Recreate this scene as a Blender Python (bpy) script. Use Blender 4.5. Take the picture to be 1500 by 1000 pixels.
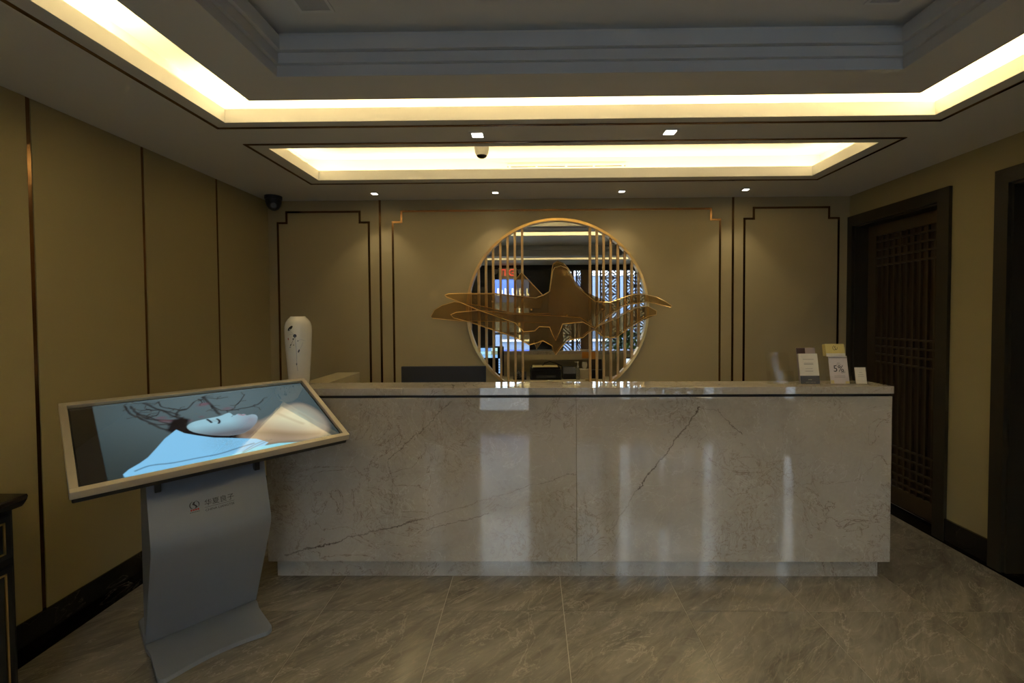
import bpy, bmesh, math, random
import numpy as np
from mathutils import Vector, Matrix
random.seed(7)
for o in list(bpy.data.objects): bpy.data.objects.remove(o)
SC = bpy.context.scene
COL = SC.collection
# ------------------------------------------------------------------ camera, world, exposure
def cam_basis(yaw, pitch, roll):
    cy, sy = math.cos(yaw), math.sin(yaw); cp, sp = math.cos(pitch), math.sin(pitch); cr, sr = math.cos(roll), math.sin(roll)
    f = Vector((sy*cp, cy*cp, sp)); r = Vector((cy, -sy, 0)); u = r.cross(f)
    return cr*r+sr*u, -sr*r+cr*u, f
cd = bpy.data.cameras.new('camera'); cam = bpy.data.objects.new('camera', cd); COL.objects.link(cam)
r_, u_, f_ = cam_basis(-0.0119, -0.0259, -0.0058)
M = Matrix.Identity(4)
for i in range(3): M[i][0] = r_[i]; M[i][1] = u_[i]; M[i][2] = -f_[i]
M[2][3] = 1.5
cam.matrix_world = M
cd.sensor_width = 36; cd.lens = 656.75/1500*36; cd.clip_start = 0.02; cd.clip_end = 200
cd.shift_x = -(770.83-750)/1500; cd.shift_y = (478.98-500)/1500
SC.camera = cam
W = bpy.data.worlds.new('sky'); SC.world = W; W.use_nodes = True
W.node_tree.nodes['Background'].inputs[0].default_value = (0.80, 0.89, 1.0, 1)
W.node_tree.nodes['Background'].inputs[1].default_value = 8.0
SC.cycles.transparent_max_bounces = 32
SC.view_settings.view_transform = 'Standard'; SC.view_settings.look = 'None'
SC.view_settings.gamma = 1; SC.view_settings.use_curve_mapping = False
SC.view_settings.exposure = 0.37
COVE_W = 6.5          # watts per metre of hidden strip in the large cove
COVE_W2 = 1.7         # the same in the small cove
COVE_COL = (1.0, 0.78, 0.40)
SPOT_W = 4.0
# ------------------------------------------------------------------ materials
def _in(n, k, v):
    if k in n.inputs: n.inputs[k].default_value = v
def mat(name, col, rough=0.5, metal=0.0, ior=1.5, emit=None, es=0.0, coat=0.0, var=0.06, scale=30, bump=0.0):
    m = bpy.data.materials.new(name); m.use_nodes = True; nt = m.node_tree; b = nt.nodes['Principled BSDF']
    _in(b, 'Roughness', rough); _in(b, 'Metallic', metal); _in(b, 'IOR', ior); _in(b, 'Coat Weight', coat); _in(b, 'Coat Roughness', 0.04)
    tc = nt.nodes.new('ShaderNodeTexCoord'); nz = nt.nodes.new('ShaderNodeTexNoise'); nz.inputs['Scale'].default_value = scale; nz.inputs['Detail'].default_value = 4
    nt.links.new(tc.outputs['Object'], nz.inputs['Vector'])
    mx = nt.nodes.new('ShaderNodeMix'); mx.data_type = 'RGBA'
    mx.inputs['A'].default_value = (*[c*(1-var) for c in col], 1); mx.inputs['B'].default_value = (*[min(1, c*(1+var)) for c in col], 1)
    nt.links.new(nz.outputs['Fac'], mx.inputs['Factor']); nt.links.new(mx.outputs['Result'], b.inputs['Base Color'])
    if bump:
        bp = nt.nodes.new('ShaderNodeBump'); bp.inputs['Strength'].default_value = bump; bp.inputs['Distance'].default_value = 0.002
        nt.links.new(nz.outputs['Fac'], bp.inputs['Height']); nt.links.new(bp.outputs['Normal'], b.inputs['Normal'])
    if emit: _in(b, 'Emission Color', (*emit, 1)); _in(b, 'Emission Strength', es)
    return m
class NT:
    def __init__(s, m): s.t = m.node_tree; s.b = s.t.nodes['Principled BSDF']
    def n(s, ty, **kw):
        x = s.t.nodes.new(ty)
        for k, v in kw.items(): setattr(x, k, v)
        return x
    def l(s, a, b): s.t.links.new(a, b)
    def val(s, sock, v):
        if hasattr(v, 'is_output') or isinstance(v, bpy.types.NodeSocket): s.l(v, sock)
        else: sock.default_value = v
    def math(s, op, a, b=0.0, clamp=False):
        x = s.n('ShaderNodeMath', operation=op); x.use_clamp = clamp; s.val(x.inputs[0], a); s.val(x.inputs[1], b); return x.outputs[0]
    def vm(s, op, a, b=(0, 0, 0), out=0, sc=None):
        x = s.n('ShaderNodeVectorMath', operation=op); s.val(x.inputs[0], a); s.val(x.inputs[1], b)
        if sc is not None: s.val(x.inputs['Scale'], sc)
        return x.outputs[out] if out != 'Value' else x.outputs['Value']
    def mix(s, f, a, b):
        x = s.n('ShaderNodeMix', data_type='RGBA'); s.val(x.inputs['Factor'], f)
        s.val(x.inputs['A'], a); s.val(x.inputs['B'], b); return x.outputs['Result']
    def ramp(s, f, pts):
        x = s.n('ShaderNodeValToRGB'); s.l(f, x.inputs[0]); e = x.color_ramp.elements
        while len(e) < len(pts): e.new(0.5)
        for i, (p, c) in enumerate(pts): e[i].position = p; e[i].color = (c, c, c, 1) if not isinstance(c, tuple) else (*c, 1)
        return x.outputs[0]
    def noise(s, vec, scale, detail=6, rough=0.55, dist=0.0):
        x = s.n('ShaderNodeTexNoise'); s.l(vec, x.inputs['Vector']); x.inputs['Scale'].default_value = scale; x.inputs['Detail'].default_value = detail
        x.inputs['Roughness'].default_value = rough; x.inputs['Distortion'].default_value = dist; return x
def blank(name, rough=0.5, ior=1.5):
    m = bpy.data.materials.new(name); m.use_nodes = True; b = m.node_tree.nodes['Principled BSDF']; _in(b, 'Roughness', rough); _in(b, 'IOR', ior); return m
def vein(k, vec, scale, width, dist=0.6, seed=0.0):
    """thin crooked lines: where a noise field crosses its middle value"""
    v = k.vm('ADD', vec, (seed, seed*1.7, seed*0.6))
    nz = k.noise(v, scale, 8, 0.6, dist)
    d = k.math('ABSOLUTE', k.math('SUBTRACT', nz.outputs['Fac'], 0.5))
    return k.math('SUBTRACT', 1.0, k.math('DIVIDE', d, width), True) if False else k.math('MAXIMUM', k.math('SUBTRACT', 1.0, k.math('DIVIDE', d, width)), 0.0)
def counter_marble(name, cracks):
    m = blank(name, 0.018, 1.95); k = NT(m)
    geo = k.n('ShaderNodeNewGeometry'); pos = geo.outputs['Position']
    big = k.noise(pos, 1.6, 5, 0.6, 0.5); mid = k.noise(pos, 7, 8, 0.65, 1.2); fine = k.noise(pos, 55, 6, 0.7)
    c = k.mix(k.ramp(big.outputs['Fac'], [(0.35, 0.0), (0.65, 1.0)]), (0.36, 0.325, 0.265, 1), (0.49, 0.45, 0.385, 1))
    c = k.mix(k.math('MULTIPLY', k.ramp(mid.outputs['Fac'], [(0.42, 0.0), (0.62, 1.0)]), 0.45), c, (0.46, 0.42, 0.365, 1))
    c = k.mix(k.math('MULTIPLY', k.ramp(fine.outputs['Fac'], [(0.45, 0.0), (0.7, 1.0)]), 0.25), c, (0.56, 0.51, 0.44, 1))
    region = k.ramp(k.noise(pos, 1.1, 3).outputs['Fac'], [(0.44, 0.0), (0.60, 1.0)])
    v1 = k.math('MULTIPLY', vein(k, pos, 2.6, 0.006, 1.3, 3.1), k.math('MULTIPLY', region, 0.85))
    c = k.mix(v1, c, (0.17, 0.11, 0.07, 1))
    v2 = k.math('MULTIPLY', vein(k, pos, 8.0, 0.022, 2.2, 9.4), k.math('MULTIPLY', k.ramp(k.noise(pos, 2.0, 2).outputs['Fac'], [(0.46, 0.0), (0.62, 1.0)]), 0.75))
    c = k.mix(v2, c, (0.22, 0.16, 0.11, 1))
    v3 = k.math('MULTIPLY', vein(k, pos, 3.0, 0.008, 1.4, 21.0), 0.5)
    c = k.mix(v3, c, (0.62, 0.58, 0.52, 1))
    # long natural cracks of this slab, in metres on its face
    w1 = k.noise(pos, 11, 6, 0.7); off = k.vm('SCALE', k.vm('SUBTRACT', w1.outputs['Color'], (0.5, 0.5, 0.5)), sc=0.075)
    p = k.vm('MULTIPLY', k.vm('ADD', pos, off), (1, 0, 1))
    brk = k.noise(pos, 4.5, 3)
    for (ax, az, bx, bz, wd, st) in cracks:
        d = Vector((bx-ax, 0, bz-az)); L2 = d.length_squared
        pa = k.vm('SUBTRACT', p, (ax, 0, az))
        h = k.math('DIVIDE', k.vm('DOT_PRODUCT', pa, tuple(d), out='Value'), L2, True)
        h = k.math('MINIMUM', k.math('MAXIMUM', h, 0.0), 1.0)
        near = k.vm('SCALE', tuple(d), sc=h)
        dist = k.vm('LENGTH', k.vm('SUBTRACT', pa, near), out='Value')
        line = k.math('MAXIMUM', k.math('SUBTRACT', 1.0, k.math('DIVIDE', dist, wd)), 0.0)
        line = k.math('MULTIPLY', line, k.math('MULTIPLY', k.ramp(brk.outputs['Fac'], [(0.3, 0.35), (0.6, 1.0)]), st))
        c = k.mix(line, c, (0.07, 0.045, 0.03, 1))
    k.l(c, k.b.inputs['Base Color'])
    return m
def floor_marble():
    m = blank('polished brown stone', 0.12, 1.62); k = NT(m)
    tc = k.n('ShaderNodeTexCoord'); oi = k.n('ShaderNodeObjectInfo')
    off = k.vm('SCALE', (13.0, 29.0, 7.0), sc=oi.outputs['Random'])
    v = k.vm('ADD', tc.outputs['Object'], off)
    mp = k.n('ShaderNodeMapping'); k.l(v, mp.inputs['Vector']); mp.vector_type = 'TEXTURE'; mp.inputs['Rotation'].default_value = (0, 0, math.radians(42)); mp.inputs['Scale'].default_value = (1.7, 0.5, 1.0)
    q = mp.outputs['Vector']
    a = k.noise(q, 1.8, 8, 0.6, 1.4); b2 = k.noise(q, 6, 8, 0.65, 1.8)
    c = k.mix(k.ramp(a.outputs['Fac'], [(0.32, 0.0), (0.66, 1.0)]), (0.125, 0.113, 0.090, 1), (0.25, 0.225, 0.18, 1))
    c = k.mix(k.math('MULTIPLY', k.ramp(b2.outputs['Fac'], [(0.4, 0.0), (0.7, 1.0)]), 0.5), c, (0.33, 0.30, 0.24, 1))
    c = k.mix(k.math('MULTIPLY', vein(k, q, 1.7, 0.008, 1.5, 4.0), 0.42), c, (0.50, 0.46, 0.38, 1))
    c = k.mix(k.math('MULTIPLY', vein(k, q, 3.6, 0.02, 2.0, 14.0), 0.2), c, (0.50, 0.43, 0.33, 1))
    k.l(c, k.b.inputs['Base Color']); return m
def black_marble():
    m = blank('black veined marble', 0.12, 1.5); k = NT(m); geo = k.n('ShaderNodeNewGeometry'); pos = geo.outputs['Position']
    c = k.mix(k.math('MULTIPLY', vein(k, pos, 1.6, 0.004, 1.2, 2.0), 0.5), (0.006, 0.0055, 0.005, 1), (0.14, 0.13, 0.115, 1))
    k.l(c, k.b.inputs['Base Color']); return m
def wood(name, c0, c1, rough=0.4, axis=(14, 14, 1.2)):
    m = blank(name, rough); k = NT(m); tc = k.n('ShaderNodeTexCoord'); mp = k.n('ShaderNodeMapping'); k.l(tc.outputs['Object'], mp.inputs['Vector']); mp.inputs['Scale'].default_value = axis
    a = k.noise(mp.outputs['Vector'], 4, 8, 0.6, 0.8); k.l(k.mix(a.outputs['Fac'], (*c0, 1), (*c1, 1)), k.b.inputs['Base Color']); return m
def fabric_panel(name, col):
    m = blank(name, 0.62, 1.4); k = NT(m); geo = k.n('ShaderNodeNewGeometry'); pos = geo.outputs['Position']
    w = k.n('ShaderNodeTexWave', wave_type='BANDS', bands_direction='Z'); k.l(pos, w.inputs['Vector']); w.inputs['Scale'].default_value = 130; w.inputs['Distortion'].default_value = 1.5
    nz = k.noise(pos, 2.5, 5); n2 = k.noise(k.vm('MULTIPLY', pos, (1, 1, 12)), 30, 3)
    c = k.mix(nz.outputs['Fac'], (*[x*0.93 for x in col], 1), (*[x*1.07 for x in col], 1))
    c = k.mix(k.math('MULTIPLY', n2.outputs['Fac'], 0.15), c, (*[x*0.8 for x in col], 1))
    k.l(c, k.b.inputs['Base Color'])
    bp = k.n('ShaderNodeBump'); bp.inputs['Strength'].default_value = 0.08; bp.inputs['Distance'].default_value = 0.001; k.l(w.outputs['Fac'], bp.inputs['Height']); k.l(bp.outputs['Normal'], k.b.inputs['Normal'])
    return m
def see_through(name, tint, opaque_share, rough=0.02, gl=None):
    """clear sheet: transparent plus a thin reflective or tinted layer"""
    m = bpy.data.materials.new(name); m.use_nodes = True; nt = m.node_tree; nt.nodes.remove(nt.nodes['Principled BSDF']); out = nt.nodes['Material Output']
    tr = nt.nodes.new('ShaderNodeBsdfTransparent'); tr.inputs[0].default_value = (*tint, 1)
    if gl is None:
        g = nt.nodes.new('ShaderNodeBsdfGlossy'); g.inputs['Roughness'].default_value = rough
        fr = nt.nodes.new('ShaderNodeFresnel'); fr.inputs[0].default_value = 1.45 if opaque_share > 0 else 1.18
        ad = nt.nodes.new('ShaderNodeMath'); ad.operation = 'MAXIMUM'; ad.inputs[1].default_value = opaque_share; nt.links.new(fr.outputs[0], ad.inputs[0]); mi = nt.nodes.new('ShaderNodeMath'); mi.operation = 'MINIMUM'; mi.inputs[1].default_value = 1.0 if opaque_share > 0 else 0.12; nt.links.new(ad.outputs[0], mi.inputs[0]); f = mi.outputs[0]
    else:
        g = nt.nodes.new('ShaderNodeBsdfPrincipled'); g.inputs['Base Color'].default_value = (*gl, 1); g.inputs['Roughness'].default_value = rough; g.inputs['Metallic'].default_value = 0.3; f = None
    mx = nt.nodes.new('ShaderNodeMixShader'); nt.links.new(tr.outputs[0], mx.inputs[1]); nt.links.new(g.outputs[0], mx.inputs[2]); nt.links.new(mx.outputs[0], out.inputs[0])
    if f is not None: nt.links.new(f, mx.inputs[0])
    else: mx.inputs[0].default_value = opaque_share
    return m
PLASTER = mat('ceiling paint', (0.72, 0.70, 0.65), 0.6, var=0.015, scale=3)
COVEW = mat('cove white paint', (0.88, 0.86, 0.80), 0.6, var=0.01, scale=3)
LEFTP = fabric_panel('olive silk panel', (0.37, 0.305, 0.145))
BACKP = fabric_panel('beige silk panel', (0.43, 0.35, 0.185))
RIGHTW = fabric_panel('warm beige wallcovering', (0.38, 0.325, 0.16))
BRONZE = mat('dark bronze strip', (0.24, 0.135, 0.06), 0.18, 1.0)
GOLD = mat('satin gold metal', (0.72, 0.47, 0.17), 0.28, 1.0)
GOLDP = mat('gold painted bar', (0.58, 0.38, 0.16), 0.4, 0.35)
MIRROR = mat('mirror silver', (0.88, 0.9, 0.9), 0.0, 1.0, var=0.0)
MESH = see_through('bronze mesh sheet', (0.80, 0.64, 0.38), 0.38, 0.5, (0.30, 0.18, 0.045))
CM1 = counter_marble('cream marble slab', [(-1.41, 0.15, -0.62, 0.36, 0.006, 1.0), (-0.62, 0.36, 0.24, 0.62, 0.003, 0.6), (-0.60, 0.30, -0.25, 0.39, 0.004, 0.8),
    (-0.80, 0.70, -0.45, 1.02, 0.003, 0.7), (-0.80, 0.70, -0.78, 0.34, 0.002, 0.6), (0.93, 0.98, 0.60, 0.53, 0.005, 1.0), (0.60, 0.53, 0.42, 0.28, 0.003, 0.8), (0.93, 0.98, 1.03, 0.96, 0.003, 0.7), (1.03, 0.97, 1.16, 0.83, 0.004, 0.8)])
CM2 = counter_marble('cream marble edge', [])
FLOORM = floor_marble(); BLACKM = black_marble()
GROUT = mat('light grout', (0.36, 0.33, 0.26), 0.6)
DARKGAP = mat('dark recess', (0.02, 0.018, 0.015), 0.6)
FRAMEW = wood('dark stained frame wood', (0.022, 0.018, 0.011), (0.034, 0.027, 0.015), 0.45)
DOORW = wood('dark walnut door wood', (0.030, 0.016, 0.008), (0.050, 0.028, 0.013), 0.4)
LATW = wood('olive brown lattice wood', (0.050, 0.036, 0.019), (0.075, 0.053, 0.028), 0.4)
WOODB = wood('brown screen wood', (0.10, 0.058, 0.026), (0.16, 0.09, 0.04), 0.45)
BLACKP = mat('black panel', (0.012, 0.011, 0.010), 0.35)
GLASS = see_through('clear glass', (0.94, 0.97, 0.96), 0.04)
ACRYL = see_through('clear acrylic', (0.985, 0.985, 0.975), 0.0, 0.05)
SILVER = mat('satin silver paint', (0.24, 0.262, 0.295), 0.36, 0.25, var=0.02)
CHAMP = mat('champagne aluminium', (0.50, 0.45, 0.36), 0.38, 0.5, var=0.02)
BLACKPL = mat('black plastic', (0.012, 0.012, 0.013), 0.35)
WHITEPL = mat('white plastic', (0.75, 0.74, 0.70), 0.35)
PAPER = mat('white paper', (0.68, 0.64, 0.55), 0.6)
CREAMP = mat('cream paper', (0.62, 0.52, 0.24), 0.6)
# ------------------------------------------------------------------ mesh helpers
def box(bm, x0, x1, y0, y1, z0, z1, bev=0.0, mtx=None):
    vs = [bm.verts.new((x, y, z)) for x in (x0, x1) for y in (y0, y1) for z in (z0, z1)]
    fs = [bm.faces.new([vs[i] for i in q]) for q in ((0, 1, 3, 2), (4, 6, 7, 5), (0, 4, 5, 1), (2, 3, 7, 6), (0, 2, 6, 4), (1, 5, 7, 3))]
    new = list(vs)
    if bev:
        es = list({e for f in fs for e in f.edges}); r = bmesh.ops.bevel(bm, geom=es, offset=bev, segments=2, profile=0.5, affect='EDGES')
        new = list({v for f in r['faces'] for v in f.verts} | {v for v in vs if v.is_valid})
    if mtx is not None:
        for v in new: v.co = mtx @ v.co
def prism(bm, pts, y0, y1, mtx=None, plane='xz'):
    """extrude an outline (2-D) between two values of the third axis"""
    def P(a, b, t): return Vector((a, t, b)) if plane == 'xz' else (Vector((a, b, t)) if plane == 'xy' else Vector((t, a, b)))
    A = [bm.verts.new(P(a, b, y0)) for a, b in pts]; B = [bm.verts.new(P(a, b, y1)) for a, b in pts]
    n = len(pts); bm.faces.new(A); bm.faces.new(B[::-1])
    for i in range(n): bm.faces.new((A[i], B[i], B[(i+1) % n], A[(i+1) % n]))
    if mtx is not None:
        for v in A+B: v.co = mtx @ v.co
def lathe(bm, prof, seg=32, c=(0, 0, 0), mtx=None):
    rings = []
    for r, z in prof:
        rings.append([bm.verts.new((c[0]+r*math.cos(2*math.pi*i/seg), c[1]+r*math.sin(2*math.pi*i/seg), c[2]+z)) for i in range(seg)] if r > 1e-6 else [bm.verts.new((c[0], c[1], c[2]+z))])
    for a, b in zip(rings, rings[1:]):
        for i in range(seg):
            j = (i+1) % seg
            if len(a) == 1 and len(b) == 1: continue
            if len(a) == 1: bm.faces.new((a[0], b[i], b[j]))
            elif len(b) == 1: bm.faces.new((a[i], a[j], b[0]))
            else: bm.faces.new((a[i], a[j], b[j], b[i]))
    if mtx is not None:
        for r in rings:
            for v in r: v.co = mtx @ v.co
def tube(bm, pts, r, seg=8, closed=False):
    pts = [Vector(p) for p in pts]; n = len(pts); rings = []
    for i, p in enumerate(pts):
        a = pts[(i-1) % n] if (closed or i) else p; b = pts[(i+1) % n] if (closed or i < n-1) else p
        t = (b-a).normalized(); s = t.orthogonal().normalized() if not rings else (prev - t*prev.dot(t)).normalized(); prev = s; w = t.cross(s)
        rings.append([bm.verts.new(p+r*(math.cos(2*math.pi*k/seg)*s+math.sin(2*math.pi*k/seg)*w)) for k in range(seg)])
    m = n if closed else n-1
    for i in range(m):
        A, B = rings[i], rings[(i+1) % n]
        for k in range(seg): bm.faces.new((A[k], A[(k+1) % seg], B[(k+1) % seg], B[k]))
    if not closed: bm.faces.new(rings[0][::-1]); bm.faces.new(rings[-1])
def ribbon(bm, pts, wd, y0, y1):
    """flat strip of width wd following points in XZ, mitred corners, between y0 and y1"""
    P = [Vector((a, b)) for a, b in pts]; L = []; Rr = []
    for i, p in enumerate(P):
        d1 = (p-P[i-1]).normalized() if i else None; d2 = (P[i+1]-p).normalized() if i < len(P)-1 else None
        if d1 is None: d1 = d2
        if d2 is None: d2 = d1
        n1 = Vector((-d1.y, d1.x)); n2 = Vector((-d2.y, d2.x)); n = (n1+n2).normalized(); k = wd/2/max(0.3, n.dot(n1))
        L.append(p+n*k); Rr.append(p-n*k)
    for i in range(len(P)-1): prism(bm, [L[i], L[i+1], Rr[i+1], Rr[i]], y0, y1)
ORIG = {}
def finish(bm, smooth):
    bmesh.ops.recalc_face_normals(bm, faces=bm.faces)
    if smooth:
        for f in bm.faces: f.smooth = True
        for e in bm.edges:
            if len(e.link_faces) == 2 and e.calc_face_angle(0) > math.radians(38): e.smooth = False
def obj(name, bm, m, parent=None, smooth=False, world=True, kind=None, label=None):
    """link one mesh; when world is True the vertices are in world metres and are moved to the root's origin"""
    finish(bm, smooth)
    if parent is not None and world:
        o0 = ORIG.get(parent.name, Vector((0, 0, 0)))
        for v in bm.verts: v.co -= o0
    me = bpy.data.meshes.new(name); bm.to_mesh(me); bm.free(); me.materials.append(m)
    o = bpy.data.objects.new(name, me); COL.objects.link(o)
    if parent is not None: o.parent = parent; ORIG[o.name] = ORIG.get(parent.name, Vector((0, 0, 0)))
    if kind: o['kind'] = kind
    if label: o['label'] = label
    return o
def boxo(name, x0, x1, y0, y1, z0, z1, m, parent=None, bev=0.0, **kw):
    bm = bmesh.new(); box(bm, x0, x1, y0, y1, z0, z1, bev); return obj(name, bm, m, parent, **kw)
def thing(name, label, cat, loc=(0, 0, 0), rz=0.0, group=None):
    o = bpy.data.objects.new(name, None); COL.objects.link(o); o.location = loc; o.rotation_euler = (0, 0, rz); o.empty_display_size = 0.1
    o['label'] = label; o['category'] = cat; o['kind'] = 'thing'
    if group: o['group'] = group
    ORIG[o.name] = Vector(loc) if rz == 0 else Vector((0, 0, 0)); return o
def tag(o, label, cat, group=None):
    o['label'] = label; o['category'] = cat; o['kind'] = 'thing'
    if group: o['group'] = group
    return o
def struct(name, loc=(0, 0, 0)):
    o = bpy.data.objects.new(name, None); COL.objects.link(o); o.location = loc; o['kind'] = 'structure'; o.empty_display_size = 0.1; ORIG[o.name] = Vector(loc); return o
def S(o): o['kind'] = 'structure'; return o
def text(name, body, size, m, parent, mtx, extrude=0.0003, align='CENTER', xs=1.0):
    cu = bpy.data.curves.new(name, 'FONT'); cu.body = body; cu.size = size; cu.extrude = extrude; cu.align_x = align; cu.align_y = 'CENTER'; cu.resolution_u = 3
    t = bpy.data.objects.new('t', cu); COL.objects.link(t); bpy.context.view_layer.update()
    me = bpy.data.meshes.new_from_object(t.evaluated_get(bpy.context.evaluated_depsgraph_get())); bpy.data.objects.remove(t)
    me.transform(mtx @ Matrix.Scale(xs, 4, (1, 0, 0))); me.materials.clear(); me.materials.append(m); me.name = name
    o = bpy.data.objects.new(name, me); COL.objects.link(o)
    if parent: 
        o.parent = parent; o0 = ORIG.get(parent.name, Vector((0, 0, 0))); me.transform(Matrix.Translation(-o0)); ORIG[o.name] = o0
    return o
FACE = Matrix.Rotation(math.pi/2, 4, 'X')      # text upright facing -y (towards the camera)
# ------------------------------------------------------------------ room numbers
XL, XR, YB, YF, ZC = -2.285, 2.72, 3.878, -1.25, 2.5
# ------------------------------------------------------------------ floor
fl = boxo('floor', XL, 4.85, YF-0.1, YB, -0.12, -0.002, GROUT); S(fl)
boxo('border_strip', XL, -2.205, YF, YB, -0.002, 0.0, BLACKM, fl, kind='structure'); boxo('border_strip', 2.68, XR+0.12, 0.3, YB, -0.002, 0.0, BLACKM, fl, kind='structure')
xj = [-2.205] + [-1.693+0.616*i for i in range(8)] + [3.235, 3.851, 4.467, 4.85]
yj = [YF] + [2.24-0.61*i for i in range(5, -1, -1)] + [2.85, 3.46, YB]
tm = {}
for i in range(len(xj)-1):
    for j in range(len(yj)-1):
        x0, x1, y0, y1 = xj[i], xj[i+1], yj[j], yj[j+1]
        if x0 > 2.68:
            if y0 > 0.29: continue
            y1 = min(y1, 0.3)
        if x0 < 2.68 < x1 and y1 > 0.35: x1 = 2.68
        g = 0.0018; w, d = round(x1-x0-2*g, 4), round(y1-y0-2*g, 4)
        if w < 0.01 or d < 0.01: continue
        if (w, d) not in tm:
            bm = bmesh.new(); box(bm, 0, w, 0, d, -0.0018, 0.0); t = obj('tile', bm, FLOORM); tm[(w, d)] = t.data
        else: t = bpy.data.objects.new('tile', tm[(w, d)]); COL.objects.link(t)
        t.parent = fl; t.location = (x0+g, y0+g, 0)
# ------------------------------------------------------------------ ceiling with two light coves
LC = (-1.573, 2.045, -0.35, 2.316); SCV = (-1.558, 2.040, 2.673, 3.300); CAV = 0.15
def slab_with_holes(bm, X, Y, z0, z1, holes):
    """flat slab pieces between sorted break lines, skipping the holes"""
    for i in range(len(X)-1):
        for j in range(len(Y)-1):
            cx, cy = (X[i]+X[i+1])/2, (Y[j]+Y[j+1])/2
            if any(h[0] < cx < h[1] and h[2] < cy < h[3] for h in holes): continue
            box(bm, X[i], X[i+1], Y[j], Y[j+1], z0, z1)
bm = bmesh.new()
slab_with_holes(bm, sorted({XL, LC[0], LC[1], SCV[0], SCV[1], XR+0.0}), sorted({YF, LC[2], LC[3], SCV[2], SCV[3], YB}), ZC, ZC+0.015, [LC, SCV])
bmesh.ops.remove_doubles(bm, verts=bm.verts, dist=1e-5)
ceil = S(obj('ceiling', bm, PLASTER))
boxo('alcove_ceiling', XR, 4.85, YF, 0.3, ZC, ZC+0.015, PLASTER, ceil, kind='structure')
def cove(h, ztop, watts):
    bm = bmesh.new(); t = 0.018; g_ = 0.002
    for (x0, x1, y0, y1) in ((h[0]-t, h[0]+g_, h[2]-t, h[3]+t), (h[1]-g_, h[1]+t, h[2]-t, h[3]+t), (h[0]+g_, h[1]-g_, h[2]-t, h[2]+g_), (h[0]+g_, h[1]-g_, h[3]-g_, h[3]+t)): box(bm, x0, x1, y0, y1, ZC+0.0002, ZC+0.07)
    obj('cove_lip', bm, COVEW, ceil, kind='structure')
    o = (h[0]-CAV, h[1]+CAV, h[2]-CAV, h[3]+CAV); bm = bmesh.new()
    for (x0, x1, y0, y1) in ((o[0]-t, o[0], o[2], o[3]), (o[1], o[1]+t, o[2], o[3]), (o[0], o[1], o[2]-t, o[2]), (o[0], o[1], o[3], o[3]+t)): box(bm, x0, x1, y0, y1, ZC+0.016, ztop)
    obj('cove_wall', bm, COVEW, ceil, kind='structure')
    cx, cy = (h[0]+h[1])/2, (h[2]+h[3])/2
    left = ((h[0]-0.07, (h[2]+1.80)/2, 1.80-h[2], math.pi/2),) if h is LC else ((h[0]-0.07, cy, h[3]-h[2]+0.1, math.pi/2),)   # the big cove's left strip stops short of the corner
    for (lx, ly, L, rz) in ((cx, h[3]+0.07, h[1]-h[0]+0.1, 0), (cx, h[2]-0.07, h[1]-h[0]+0.1, 0), (h[1]+0.07, cy, h[3]-h[2]+0.1, math.pi/2))+left:
        a = bpy.data.lights.new('cove_strip_light', 'AREA'); a.shape = 'RECTANGLE'; a.size = L; a.size_y = 0.02; a.energy = watts*L; a.color = COVE_COL
        lo = bpy.data.objects.new('cove_strip_light', a); COL.objects.link(lo); lo.location = (lx, ly, ZC+0.03); lo.rotation_euler = (math.pi, 0, rz)
    return o
RO = (-1.302, 1.774, -0.10, 2.086); RI = (-1.059, 1.532, 0.14, 1.886)
o1 = cove(LC, 2.72, COVE_W); o2 = cove(SCV, 2.70, COVE_W2)
bm = bmesh.new(); slab_with_holes(bm, [o1[0]-0.02, RI[0], RI[1], o1[1]+0.02], [o1[2]-0.02, RI[2], RI[3], o1[3]+0.02], 2.72, 2.735, [RI]); obj('cove_top', bm, COVEW, ceil, kind='structure')
boxo('cove_top', o2[0]-0.02, o2[1]+0.02, o2[2]-0.02, o2[3]+0.02, 2.70, 2.715, COVEW, ceil, kind='structure')
bm = bmesh.new(); slab_with_holes(bm, [RO[0], RI[0], RI[1], RO[1]], [RO[2], RI[2], RI[3], RO[3]], ZC, ZC+0.03, [RI]); bmesh.ops.remove_doubles(bm, verts=bm.verts, dist=1e-5)
obj('tray_ring', bm, PLASTER, ceil, kind='structure')
def frame_boxes(bm, outer, inner, z0, z1):
    ox0, ox1, oy0, oy1 = outer; ix0, ix1, iy0, iy1 = inner
    box(bm, ox0, ix0, oy0, oy1, z0, z1); box(bm, ix1, ox1, oy0, oy1, z0, z1); box(bm, ix0, ix1, oy0, iy0, z0, z1); box(bm, ix0, ix1, iy1, oy1, z0, z1)
TRAYM = mat('tray moulding white', (0.66, 0.66, 0.66), 0.5, var=0.01)
for k, (z0, z1, ins) in enumerate(((ZC+0.0, ZC+0.045, 0.004), (ZC+0.048, ZC+0.09, 0.018), (ZC+0.093, ZC+0.15, 0.034))):
    inn = (RI[0]+ins, RI[1]-ins, RI[2]+ins, RI[3]-ins); out = RI
    bm = bmesh.new(); frame_boxes(bm, out, inn, z0, z1)
    obj('crown_moulding', bm, TRAYM, ceil, kind='structure')
bm = bmesh.new(); out = (RI[0]-0.02, RI[1]+0.02, RI[2]-0.02, RI[3]+0.02); frame_boxes(bm, out, RI, ZC+0.031, 2.74); obj('tray_wall', bm, PLASTER, ceil, kind='structure')
boxo('tray_ceiling', RI[0]-0.02, RI[1]+0.02, RI[2]-0.02, RI[3]+0.02, 2.68, 2.695, PLASTER, ceil, kind='structure')
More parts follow.
